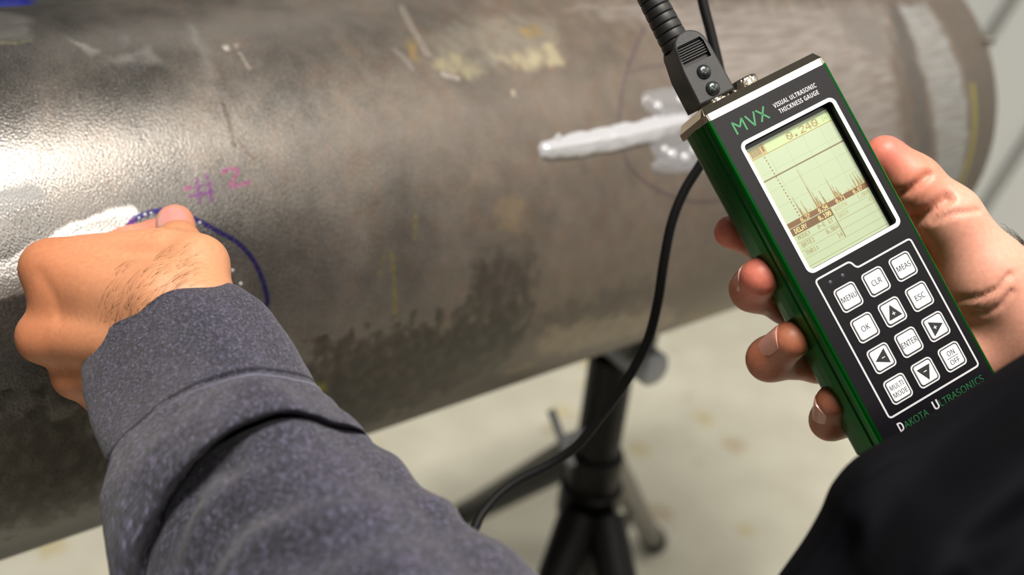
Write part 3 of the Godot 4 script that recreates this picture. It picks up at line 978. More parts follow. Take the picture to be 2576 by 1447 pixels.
func stand() -> void:
	var px := 0.658
	var t := thing("pipe_stand", "black folding pipe stand with a roller head under the pipe", "pipe stand", Transform3D(Basis.IDENTITY, Vector3(px, 0, PIPE_Z)))
	var po := MB.new()
	lathe(po, Vector3.ZERO, Vector3.UP, [[0.0, 0.10], [0.0215, 0.10], [0.0235, 0.102], [0.0235, 0.678], [0.0215, 0.68], [0.0, 0.68]], 40)
	put("post", po.mesh(), M.tube_black, t)
	var sl := MB.new()
	lathe(sl, Vector3.ZERO, Vector3.UP, [[0.0236, 0.40], [0.0275, 0.40], [0.029, 0.402], [0.029, 0.555], [0.0275, 0.557], [0.0236, 0.557]], 40)
	put("sleeve_tube", sl.mesh(), M.tube_black, t)
	var co := MB.new()
	lathe(co, Vector3.ZERO, Vector3.UP, [[0.029, 0.475], [0.032, 0.475], [0.034, 0.477], [0.034, 0.513], [0.032, 0.515], [0.029, 0.515]], 40)
	put("collar", co.mesh(), M.tube_black, t)
	# head: a thick cross bar with rounded ends, and two sloping saddle plates on which the pipe lies
	var he := MB.new()
	lathe(he, Vector3(0, 0.694, -0.062), Vector3(0, 0, 1), [[0.0, 0.0], [0.014, 0.001], [0.018, 0.005], [0.018, 0.119], [0.014, 0.123], [0.0, 0.124]], 28)
	put("cross_bar", he.mesh(), M.zinc, t)
	for s in [-1, 1]:
		var sp := MB.new()
		var tan_dir := Vector3(0, sin(0.22), s * cos(0.22))
		var mid: Vector3 = Vector3(0, PIPE_Y, 0) + Vector3(0, -cos(0.22), s * sin(0.22)) * (PIPE_R + 0.0035)
		bar(sp, mid - tan_dir * 0.030, mid + tan_dir * 0.026, 0.046, 0.006, Vector3(0, cos(0.22), -s * sin(0.22)))
		bar(sp, mid - Vector3(0, 0.003, 0), Vector3(0, 0.700, s * 0.034), 0.04, 0.006, Vector3(0, 0, 1))
		put("saddle_plate", sp.mesh(), M.tube_grey, t)
	# clamp screw with its cross handle
	var sc := MB.new()
	var n := (Vector3(-0.9667, 0.2520, 0.0035)) * Vector3(1, 0, 1)
	n = n.normalized()
	var root := Vector3(0, 0.590, 0)
	tube(sc, PackedVector3Array([root + n * 0.02, root + n * 0.055]), 0.0055, 0.0055, 14)
	put("clamp_screw", sc.mesh(), M.zinc, t)
	var hb := MB.new()
	var hd := Vector3(-0.2074, 0.7018, -0.6739)
	hd = (hd - n * hd.dot(n)).normalized()
	tube(hb, PackedVector3Array([root + n * 0.052 - hd * 0.026, root + n * 0.052 + hd * 0.034]), 0.0045, 0.0045, 14)
	put("cross_handle", hb.mesh(), M.zinc, t)
	var feet := [Vector3(0.437, 0, -0.257), Vector3(0.20, 0, -0.475), Vector3(-0.437, 0, 0.257), Vector3(-0.127, 0, 0.49)]
	for i in 4:
		var f: Vector3 = feet[i]
		var u := f.normalized()
		var a := u * 0.034 + Vector3(0, 0.535 if i < 2 else 0.495, 0)
		var b := f + Vector3(0, 0.02, 0)
		var lg := MB.new()
		if i == 0:
			tube(lg, PackedVector3Array([a, b]), 0.0165, 0.0165, 20)
		else:
			tube(lg, PackedVector3Array([a, b]), 0.022, 0.021, 20)
		put("leg", lg.mesh(), M.tube_grey if i == 0 else M.tube_black, t)
		var ft := MB.new()
		var dn := (b - a).normalized()
		tube(ft, PackedVector3Array([b - dn * 0.04, b + dn * 0.002]), 0.022, 0.022, 20)
		put("rubber_foot", ft.mesh(), M.rubber, t)
		if i == 1: continue
		var br := MB.new()
		tube(br, PackedVector3Array([a.lerp(b, 0.5), Vector3(0, 0.26, 0) + u * 0.020]), 0.007, 0.007, 10)
		put("brace", br.mesh(), M.tube_grey if i == 0 else M.tube_black, t)

func tote() -> void:
	var edge := Vector3(0.5632, 0.6061, -2.3000)
	var h := edge.y + 0.004
	var t := thing("storage_tote", "blue plastic storage tote with a lid standing behind the pipe", "tote", Transform3D(Basis.IDENTITY, Vector3(edge.x - 0.31, 0, -2.5)))
	var b := MB.new()
	b.xf = Transform3D(Basis(Vector3.RIGHT, -PI / 2), Vector3.ZERO)
	var rows := []
	for q in [[0.27, 0.17, 0.0], [0.275, 0.175, 0.01], [0.295, 0.195, h - 0.05]]:
		rows.append(lift(rrect(-q[0], -q[1], q[0], q[1], 0.03, 5), q[2]))
	b.skin(rows)
	b.cap(rows[0], true)
	put("body", b.mesh(), M.blue, t)
	var l := MB.new()
	l.xf = b.xf
	prism(l, rrect(-0.31, -0.21, 0.31, 0.21, 0.035, 5), h - 0.05, h, 0.012)
	put("lid", l.mesh(), M.blue, t)
	for s in [-1, 1]:
		var g := MB.new()
		bar(g, Vector3(s * 0.292, h - 0.12, -0.07), Vector3(s * 0.292, h - 0.12, 0.07), 0.03, 0.02, Vector3.UP)
		put("grip", g.mesh(), M.blue, t)

# ---------------------------------------------------------------- the gauge, in millimetres about the middle of its keys
func mm_mb() -> MB:
	var mb := MB.new()
	mb.xf = Transform3D(Basis.from_scale(Vector3.ONE * 0.001), Vector3.ZERO)
	return mb

func gauge() -> void:
	var t := thing("thickness_gauge", "green and black handheld gauge with graph screen and white keys, held in the right hand", "gauge", Transform3D(Basis(Vector3(0.9126, 0.3701, 0.1735), Vector3(-0.1564, 0.7083, -0.6883), Vector3(-0.3777, 0.6011, 0.7044)), Vector3(0.3826, 1.0249, -0.2046)))
	var cx := -2.0
	# extruded green case
	var half := [[28.9, 0.0], [29.7, 0.25], [30.6, 0.1], [31.3, -0.6], [31.75, -2.0], [31.8, -4.6], [31.3, -5.3], [31.3, -5.9], [32.0, -6.6], [32.5, -12.0], [32.4, -18.0], [31.8, -24.0], [30.6, -28.0], [28.0, -30.6], [25.0, -31.5]]
	var prof := PackedVector2Array()
	for p in half: prof.append(Vector2(cx + p[0], p[1]))
	for i in half.size():
		var p = half[half.size() - 1 - i]
		prof.append(Vector2(cx - p[0], p[1]))
	var b := mm_mb()
	var rows := []
	for y in [-44.0, 115.6]:
		var r := PackedVector3Array()
		for p in prof: r.append(Vector3(p.x, y, p.y))
		rows.append(r)
	# each face of the extrusion is smooth along its own run
	for i in prof.size() - 1:
		var j := i + 1
		b.skin([PackedVector3Array([rows[0][i], rows[0][j]]), PackedVector3Array([rows[1][i], rows[1][j]])], false)
	b.cap(rows[0])
	put("case", b.mesh(), M.green, t)
	# metal end cap with a chamfer all round
	var c := mm_mb()
	var e0 := PackedVector3Array()
	var e1 := PackedVector3Array()
	var e2 := PackedVector3Array()
	var o := rrect(cx - 32.2, -32.0, cx + 31.9, 0.35, 3.0, 5)
	var oi := inset(o, 2.6)
	for i in o.size():
		e0.append(Vector3(o[i].x, 115.4, o[i].y))
		e1.append(Vector3(o[i].x, 118.4, o[i].y))
		e2.append(Vector3(oi[i].x, 122.0, oi[i].y))
	c.skin([e0, e1])
	c.skin([e1, e2])
	c.cap(e2)
	c.cap(e0, true)
	put("end_cap", c.mesh(), M.nickel, t)
	# black overlay with the window cut out
	var hole := rrect(-24.0, 39.6, 22.5, 99.7, 1.6, 6)
	var pn := mm_mb()
	ring(pn, rrect(cx - 29.6, -42.5, cx + 29.6, 115.4, 0.8, 6), hole, -0.3, 0.25)
	put("front_panel", pn.mesh(), M.panel, t)
	var well := mm_mb()
	well.skin([lift(hole, 0.25), lift(hole, -4.3)])
	well.poly(hole, -4.3)
	put("window_well", well.mesh(), M.bezel, t)
	var fr := mm_mb()
	ring(fr, rrect(-25.5, 37.9, 24.2, 101.3, 3.2, 6), rrect(-23.9, 39.7, 22.4, 99.6, 1.6, 6), 0.2, 0.42)
	put("window_frame", fr.mesh(), M.print_white, t)
	var s := MB.new()
	var q := [Vector3(-22.2, 97.6, -4.0), Vector3(20.9, 97.6, -4.0), Vector3(20.9, 39.2, -4.0), Vector3(-22.2, 39.2, -4.0)]
	var uvs := [Vector2(0, 0), Vector2(1, 0), Vector2(1, 1), Vector2(0, 1)]
	for i in 4: s.add(q[i] * 0.001, uvs[i])
	s.quad(3, 2, 1, 0)
	var so := MB.new()
	so.v = s.v.duplicate()
	var scr := put("screen", s.mesh(), M.lcd, t)
	scr.set_meta("label", "pale green graph screen reading 0.240")
	# white line round the keys
	var kl := mm_mb()
	var line := [Vector2(-24.4, -30.9), Vector2(24.0, -30.9), Vector2(24.0, 31.0), Vector2(-4.6, 31.0), Vector2(-6.2, 34.9), Vector2(-24.4, 34.9)]
	var n := line.size()
	var pts := PackedVector2Array()
	for i in n:
		var p0: Vector2 = line[(i + n - 1) % n]
		var p1: Vector2 = line[i]
		var p2: Vector2 = line[(i + 1) % n]
		var ra := minf(1.6, minf(p0.distance_to(p1), p1.distance_to(p2)) * 0.35)
		var a := p1 + (p0 - p1).normalized() * ra
		var d := p1 + (p2 - p1).normalized() * ra
		for k in 6: pts.append(a.bezier_interpolate(a.lerp(p1, 0.6), d.lerp(p1, 0.6), d, k / 5.0))
	var inn := inset(pts, 0.42)
	var outp := inset(pts, -0.42)
	ring(kl, outp, inn, 0.2, 0.36)
	put("key_outline", kl.mesh(), M.print_grey, t)
	# two dim lamps
	for x in [-18.5, -12.0]:
		var ld := mm_mb()
		lathe(ld, Vector3(x, 31.1, 0.2), Vector3(0, 0, 1), [[0.9, 0.0], [0.8, 0.12], [0.0, 0.2]], 20, false)
		put("indicator_light", ld.mesh(), mat(rgb8(58, 56, 66), 0.4), t)
	var names := ["MENU", "CLR", "MEAS", "OK", "up", "ESC", "left", "ENTER", "right", "MULTI MODE", "down", "ON OFF"]
	for i in 12:
		var x := (i % 3 - 1) * 14.62
		var y := 21.93 - (i / 3) * 14.62
		var key := Node3D.new()
		key.name = "key"
		key.position = Vector3(x, y, 0.0) * 0.001
		t.add_child(key, true)
		var kc := mm_mb()
		prism(kc, rrect(-4.3, -4.4, 4.3, 4.4, 1.2, 6), 0.2, 0.95, 0.3)
		put("key_cap", kc.mesh(), M.key, key)
		var kg := mm_mb()
		ring(kg, rrect(-4.85, -4.95, 4.85, 4.95, 1.6, 6), rrect(-4.2, -4.3, 4.2, 4.3, 1.2, 6), 0.2, 0.5)
		put("key_gap", kg.mesh(), M.key_gap, key)
		var kr := mm_mb()
		ring(kr, rrect(-5.45, -5.55, 5.45, 5.55, 2.0, 6), rrect(-4.8, -4.9, 4.8, 4.9, 1.5, 6), 0.2, 0.6)
		put("key_rim", kr.mesh(), M.print_grey, key)
		var z := 0.00098
		if names[i] in ["up", "down", "left", "right"]:
			var tr := PackedVector2Array([Vector2(-3.4, -2.7), Vector2(3.4, -2.7), Vector2(0.0, 3.4)])
			var ang: float = {"up": 0.0, "down": PI, "left": PI / 2, "right": -PI / 2}[names[i]]
			var tp := PackedVector2Array()
			for p in tr: tp.append(p.rotated(ang))
			var ar := mm_mb()
			prism(ar, tp, 0.9, 1.0)
			put("arrow", ar.mesh(), M.key_gap, key)
			var cc := Vector2(0, -0.7).rotated(ang)
			var sg := mm_mb()
			prism(sg, PackedVector2Array([Vector2(-0.8, -0.16), Vector2(0.8, -0.16), Vector2(0.8, 0.16), Vector2(-0.8, 0.16)]) * Transform2D(0.0, -cc), 0.98, 1.04)
			if names[i] in ["up", "right"]:
				prism(sg, PackedVector2Array([Vector2(-0.16, -0.8), Vector2(0.16, -0.8), Vector2(0.16, 0.8), Vector2(-0.16, 0.8)]) * Transform2D(0.0, -cc), 0.98, 1.04)
			put("sign", sg.mesh(), M.print_white, key)
		elif names[i] == "MULTI MODE":
			text(key, "MULTI", Vector3(0, 0.0017, z), 0.0068, 0.0022, M.ink)
			text(key, "MODE", Vector3(0, -0.0017, z), 0.0070, 0.0022, M.ink)
		elif names[i] == "ON OFF":
			text(key, "ON", Vector3(0, 0.0020, z), 0.0036, 0.0022, M.ink)
			text(key, "OFF", Vector3(0, -0.0020, z), 0.0046, 0.0022, M.ink)
			var ln := mm_mb()
			prism(ln, PackedVector2Array([Vector2(-2.9, -0.12), Vector2(2.9, -0.12), Vector2(2.9, 0.12), Vector2(-2.9, 0.12)]), 0.9, 0.99)
			put("divider", ln.mesh(), M.ink, key)
		else:
			text(key, names[i], Vector3(0, 0, z), {"MENU": 0.0076, "CLR": 0.0050, "MEAS": 0.0070, "OK": 0.0040, "ESC": 0.0050, "ENTER": 0.0080}[names[i]], 0.0024, M.ink)
	# drawn model letters, one thin stroke each
	var mv := mm_mb()
	var strokes := [[Vector2(-23.7, 104.9), Vector2(-23.7, 110.6)], [Vector2(-23.7, 110.6), Vector2(-21.2, 107.4)], [Vector2(-21.2, 107.4), Vector2(-18.8, 110.6)], [Vector2(-18.8, 110.6), Vector2(-18.8, 104.9)],
		[Vector2(-17.0, 110.6), Vector2(-14.7, 104.9)], [Vector2(-14.7, 104.9), Vector2(-12.4, 110.8)], [Vector2(-11.4, 110.6), Vector2(-7.0, 105.0)], [Vector2(-11.2, 105.0), Vector2(-7.2, 110.8)]]
	for k in strokes:
		bar(mv, Vector3(k[0].x, k[0].y, 0.3), Vector3(k[1].x, k[1].y, 0.3), 0.85, 0.16, Vector3(0, 0, 1))
	put("lettering", mv.mesh(), M.print_mint, t)
	text(t, "VISUAL ULTRASONIC", Vector3(0.0083, 0.1088, 0.0003), 0.0225, 0.0021, M.print_grey, bold)
	text(t, "THICKNESS GAUGE", Vector3(0.0086, 0.1056, 0.0003), 0.0208, 0.0021, M.print_grey, bold)
	text(t, "D", Vector3(-0.0216, -0.0362, 0.0003), 0.0026, 0.0040, M.print_grey, bold)
	text(t, "AKOTA", Vector3(-0.0137, -0.0366, 0.0003), 0.0126, 0.0031, M.print_green)
	text(t, "U", Vector3(-0.0027, -0.0359, 0.0003), 0.0029, 0.0040, M.print_grey, bold)
	text(t, "LTRASONICS", Vector3(0.0110, -0.0363, 0.0003), 0.0236, 0.0031, M.print_green)
	# knurled socket nut on the end cap
	var kn := mm_mb()
	var rows2 := []
	for j in 7:
		var r2 := PackedVector3Array()
		for i in 96:
			var a := TAU * i / 96.0
			var rr := 6.6 + (0.42 if (i + j) % 4 < 2 else 0.0)
			if j == 0 or j == 6: rr = 6.1
			r2.append(Vector3(-3.3 + cos(a) * rr, 121.6 + j * 0.85, -14.0 + sin(a) * rr))
		rows2.append(r2)
	kn.skin(rows2)
	kn.cap(rows2[6])
	put("knurled_nut", kn.mesh(), M.nickel, t)
	var st := mm_mb()
	lathe(st, Vector3(-13.0, 121.5, -5.2), Vector3.UP, [[1.3, 0.0], [1.3, 1.0], [0.9, 1.7], [0.0, 2.0]], 20, false)
	put("cap_stud", st.mesh(), M.nickel, t)
	plug(t)

func plug(t: Node3D) -> void:
	# black connector of the probe lead: a thick lozenge with ribbed grip and two cross-head screws
	var lead := thing("probe_lead", "black probe cable with ribbed boot and screwed plug on top of the gauge", "cable", t.transform)
	var px := -20.5
	var out := PackedVector2Array()
	out.append(Vector2(px + 9.2, 124.0))
	out.append(Vector2(px + 9.0, 146.0))
	for i in 15:
		var a := PI * i / 14.0
		out.append(Vector2(px + 0.6 + cos(a) * 8.0, 148.6 + sin(a) * 7.6))
	out.append(Vector2(px - 9.0, 140.0))
	out.append(Vector2(px - 9.2, 124.0))
	var pb := mm_mb()
	var win := PackedVector2Array()
	win.append(Vector2(px + 6.6, 141.3)); win.append(Vector2(px + 6.8, 149.0)); win.append(Vector2(px + 6.0, 151.0))
	win.append(Vector2(px - 5.6, 151.0)); win.append(Vector2(px - 6.8, 149.0)); win.append(Vector2(px - 7.0, 141.3))
	pb.skin([lift(out, -21.5), lift(out, -7.0)])
	pb.skin([lift(out, -7.0), lift(inset(out, 0.35), -6.3), lift(inset(out, 1.0), -6.0)])
	# the front is pierced by the grip window
	var face := inset(out, 1.0)
	for s in 2:
		var half := PackedVector2Array([Vector2(px - 30.0 + s * 30.0, 100), Vector2(px + s * 30.0, 100), Vector2(px + s * 30.0, 200), Vector2(px - 30.0 + s * 30.0, 200)])
		for piece in Geometry2D.intersect_polygons(face, half):
			for left in Geometry2D.clip_polygons(piece, win): pb.poly(left, -6.0)
	pb.skin([lift(win, -6.0), lift(win, -8.2)])
	pb.poly(out, -21.5, true)
	put("plug_body", pb.mesh(), M.black_plastic, lead)
	var wb := mm_mb()
	wb.poly(win, -8.1)
	put("grip_recess", wb.mesh(), mat(rgb8(12, 12, 13), 0.6), lead)
	for i in 7:
		var rb := mm_mb()
		var y := 144.0 + i * 1.12
		var w := 6.7 if i < 5 else 6.0
		tube(rb, PackedVector3Array([Vector3(px - w, y, -7.4), Vector3(px + w, y, -7.4)]), 0.42, 0.42, 8)
		put("grip_rib", rb.mesh(), M.black_plastic, lead)
	for y in [136.3, 128.1]:
		var sw := mm_mb()
		lathe(sw, Vector3(px - 0.2, y, -6.05), Vector3(0, 0, 1), [[3.3, 0.0], [3.2, 0.5], [2.8, 1.1], [2.0, 1.6], [1.2, 1.8], [0.0, 1.85]], 32, false)
		var so := put("screw", sw.mesh(), M.screw, lead)
		var cr := mm_mb()
		for a in [0.6, 0.6 + PI / 2]:
			var d := Vector3(cos(a), sin(a), 0)
			bar(cr, Vector3(px - 0.2, y, -4.22) - d * 1.35, Vector3(px - 0.2, y, -4.22) + d * 1.35, 0.62, 0.22, Vector3(0, 0, 1))
		put("cross_slot", cr.mesh(), M.key_gap, so)
	var nk := mm_mb()
	lathe(nk, Vector3(px, 121.0, -13.8), Vector3.UP, [[7.2, 0.0], [7.2, 2.2], [6.4, 2.6], [6.4, 3.4]], 32)
	put("plug_collar", nk.mesh(), M.nickel, lead)
	# ribbed strain relief
	var bt := mm_mb()
	var rows := []
	for i in 217:
		var s := i / 216.0 * 36.0
		var ph := fposmod(s, 4.0) / 4.0
		var r := 6.5 - s * 0.02 + 0.12 * sin(PI * minf(ph / 0.86, 1.0)) - (0.55 if ph > 0.86 else 0.0)
		var c := Vector3(px - 1.6 + s * 0.0, 152.0 + s, -14.5 + s * 0.03)
		rows.append(circle(c, Vector3.RIGHT, Vector3(0, 0, -1), r, 32))
	bt.skin(rows)
	put("cable_boot", bt.mesh(), M.boot, lead)
	# lead: out of the boot, over in a loop above, down behind the gauge, then to the probe under the left hand
	var inv := t.transform.affine_inverse()
	var p := [Vector3(px - 1.6, 186.0, -13.5) * 0.001, Vector3(px - 1.6, 215.0, -14.0) * 0.001]
	for w in [Vector3(0.3685, 1.1792, -0.3889), Vector3(0.4086, 1.1761, -0.4056), Vector3(0.4144, 1.1388, -0.3888), Vector3(0.4121, 1.1181, -0.3758), Vector3(0.4117, 1.1027, -0.3651), Vector3(0.4103, 1.0821, -0.3514), Vector3(0.4071, 1.0617, -0.3439), Vector3(0.3996, 1.0441, -0.3447), Vector3(0.3907, 1.0287, -0.3454), Vector3(0.3831, 1.0129, -0.3432), Vector3(0.3765, 0.9937, -0.3378), Vector3(0.3706, 0.9744, -0.3317), Vector3(0.3640, 0.9537, -0.3281), Vector3(0.3541, 0.9312, -0.3289), Vector3(0.3435, 0.9087, -0.3333), Vector3(0.3336, 0.8919, -0.3367), Vector3(0.3217, 0.8798, -0.3423), Vector3(0.3057, 0.8707, -0.3487), Vector3(0.2927, 0.8640, -0.3502), Vector3(0.2803, 0.8571, -0.3479), Vector3(0.2684, 0.8517, -0.3420), Vector3(0.2472, 0.8495, -0.3400), Vector3(0.2113, 0.8687, -0.3610), Vector3(0.1882, 0.9202, -0.4022), Vector3(0.1789, 0.9676, -0.4439), Vector3(0.1715, 0.9869, -0.4637)]:
		p.append(inv * (w as Vector3))
	var cb := MB.new()
	tube(cb, smooth_path(p, 8), 0.0026, 0.0026, 14)
	put("lead_wire", cb.mesh(), M.cable, lead)

# ---------------------------------------------------------------- couplant gel squeezed on the pipe
func gel() -> void:
	var t := thing("couplant_gel", "pale streak and clear blob of gel on the pipe by the gauge, lamp glints put into the streak colour", "gel")
	var main := [Vector2(0.4248, 0.0924), Vector2(0.4499, 0.0920), Vector2(0.4886, 0.0915), Vector2(0.5224, 0.0921), Vector2(0.5501, 0.0930)]
	var wide := [0.006, 0.0085, 0.0088, 0.0085, 0.007]
	blob(t, "gel_streak", main, wide, 0.0055, M.gel, 71)
	blob(t, "gel_streak", [Vector2(0.4348, 0.0978), Vector2(0.4365, 0.1008)], [0.0025, 0.001], 0.004, M.gel, 72)
	blob(t, "gel_pool", [Vector2(0.5257, 0.1111), Vector2(0.5473, 0.1070), Vector2(0.5687, 0.1001)], [0.009, 0.013, 0.012], 0.0012, M.gel_thin, 73)
	blob(t, "gel_pool", [Vector2(0.5183, 0.0913), Vector2(0.5352, 0.0831), Vector2(0.5625, 0.0804)], [0.010, 0.022, 0.022], 0.0020, M.gel_thin, 76)
	blob(t, "gel_pool", [Vector2(0.5160, 0.0663), Vector2(0.5356, 0.0674), Vector2(0.5594, 0.0664)], [0.004, 0.010, 0.012], 0.0012, M.gel_thin, 74)
	for q in [[Vector2(0.5300, 0.1076), 0.0042], [Vector2(0.5530, 0.1092), 0.0040], [Vector2(0.5326, 0.0721), 0.0048], [Vector2(0.5265, 0.0765), 0.0040], [Vector2(0.5444, 0.0680), 0.0046], [Vector2(0.5543, 0.0716), 0.0050], [Vector2(0.5248, 0.0990), 0.003]]:
		drop(t, "gel_drop", q[0], q[1], M.gel)
	var w := thing("couplant_drops", "small clear wet drops on the pipe beside the left cuff", "droplet")
	for q in [[Vector2(0.2016, 0.0617), 0.0009], [Vector2(0.2048, 0.0535), 0.0009], [Vector2(0.1899, 0.0902), 0.0008], [Vector2(0.1631, 0.0998), 0.0010], [Vector2(0.1663, 0.1000), 0.0008], [Vector2(0.1597, 0.0987), 0.0008]]:
		drop(w, "drop", q[0], q[1], M.gel)

func drop(t: Node3D, called: String, c: Vector2, r: float, m: Material) -> void:
	var mb := MB.new()
	var rows := []
	for j in 7:
		var a := PI / 2 * j / 6.0
		var row := PackedVector3Array()
		for i in 20:
			var b := TAU * i / 20.0
			row.append(pipe_at(c.x + cos(b) * r * cos(a), c.y + sin(b) * r * cos(a), -0.0002 + sin(a) * r * 0.65))
		rows.append(row)
	mb.skin(rows)
	put(called, mb.mesh(), m, t)

func blob(t: Node3D, called: String, path: Array, wide: Array, height: float, m: Material, sd0: int) -> void:
	var f := noise(FastNoiseLite.TYPE_SIMPLEX_SMOOTH, 60.0, sd0, 3)
	var lo := Vector2(1e9, 1e9)
	var hi := -lo
	for i in path.size():
		lo = lo.min(path[i] - Vector2.ONE * wide[i] * 1.5)
		hi = hi.max(path[i] + Vector2.ONE * wide[i] * 1.5)
	var n := 110
	var mm := 70
	var mb := MB.new()
	var hs := PackedFloat32Array()
	for j in mm:
		for i in n:
			var p := Vector2(lerpf(lo.x, hi.x, i / float(n - 1)), lerpf(lo.y, hi.y, j / float(mm - 1)))
			var best := -1.0
			for s in path.size() - 1:
				var e: Vector2 = path[s + 1] - path[s]
				var k := clampf((p - path[s]).dot(e) / e.length_squared(), 0.0, 1.0)
				var w := lerpf(wide[s], wide[s + 1], k) * (1.0 + 0.16 * f.get_noise_2d(p.x, p.y))
				best = maxf(best, 1.0 - p.distance_to(path[s] + e * k) / w)
			hs.append(best)
			var h := height * pow(clampf(best, 0.0, 1.0), 0.5) * (1.0 + 0.15 * f.get_noise_2d(p.x + 9.0, p.y)) if best > 0.0 else -0.0006
			mb.add(pipe_at(p.x, p.y, h))
	for j in mm - 1:
		for i in n - 1:
			var a := j * n + i
			if maxf(maxf(hs[a], hs[a + 1]), maxf(hs[a + n], hs[a + n + 1])) > 0.0:
				mb.quad(a, a + 1, a + n + 1, a + n)
	put(called, mb.mesh(), m, t)

func probe() -> void:
	# the transducer that the left hand presses on the pipe
	var foot := Vector3(0.1711, 0.9861, -0.4975)
	var out := (foot - Vector3(foot.x, PIPE_Y, PIPE_Z)).normalized()
	var t := thing("ultrasonic_probe", "small dark cylindrical probe pressed on the pipe under the left thumb", "probe")
	var b := MB.new()
	lathe(b, foot, out, [[0.0, 0.0], [0.0055, 0.0], [0.006, 0.0006], [0.006, 0.012], [0.0055, 0.0126], [0.0, 0.0126]], 32)
	put("probe_body", b.mesh(), M.screw, t)
	var w := MB.new()
	lathe(w, foot, out, [[0.0062, 0.0002], [0.0064, 0.0004], [0.0064, 0.002], [0.0062, 0.0022]], 32)
	put("wear_ring", w.mesh(), M.zinc, t)

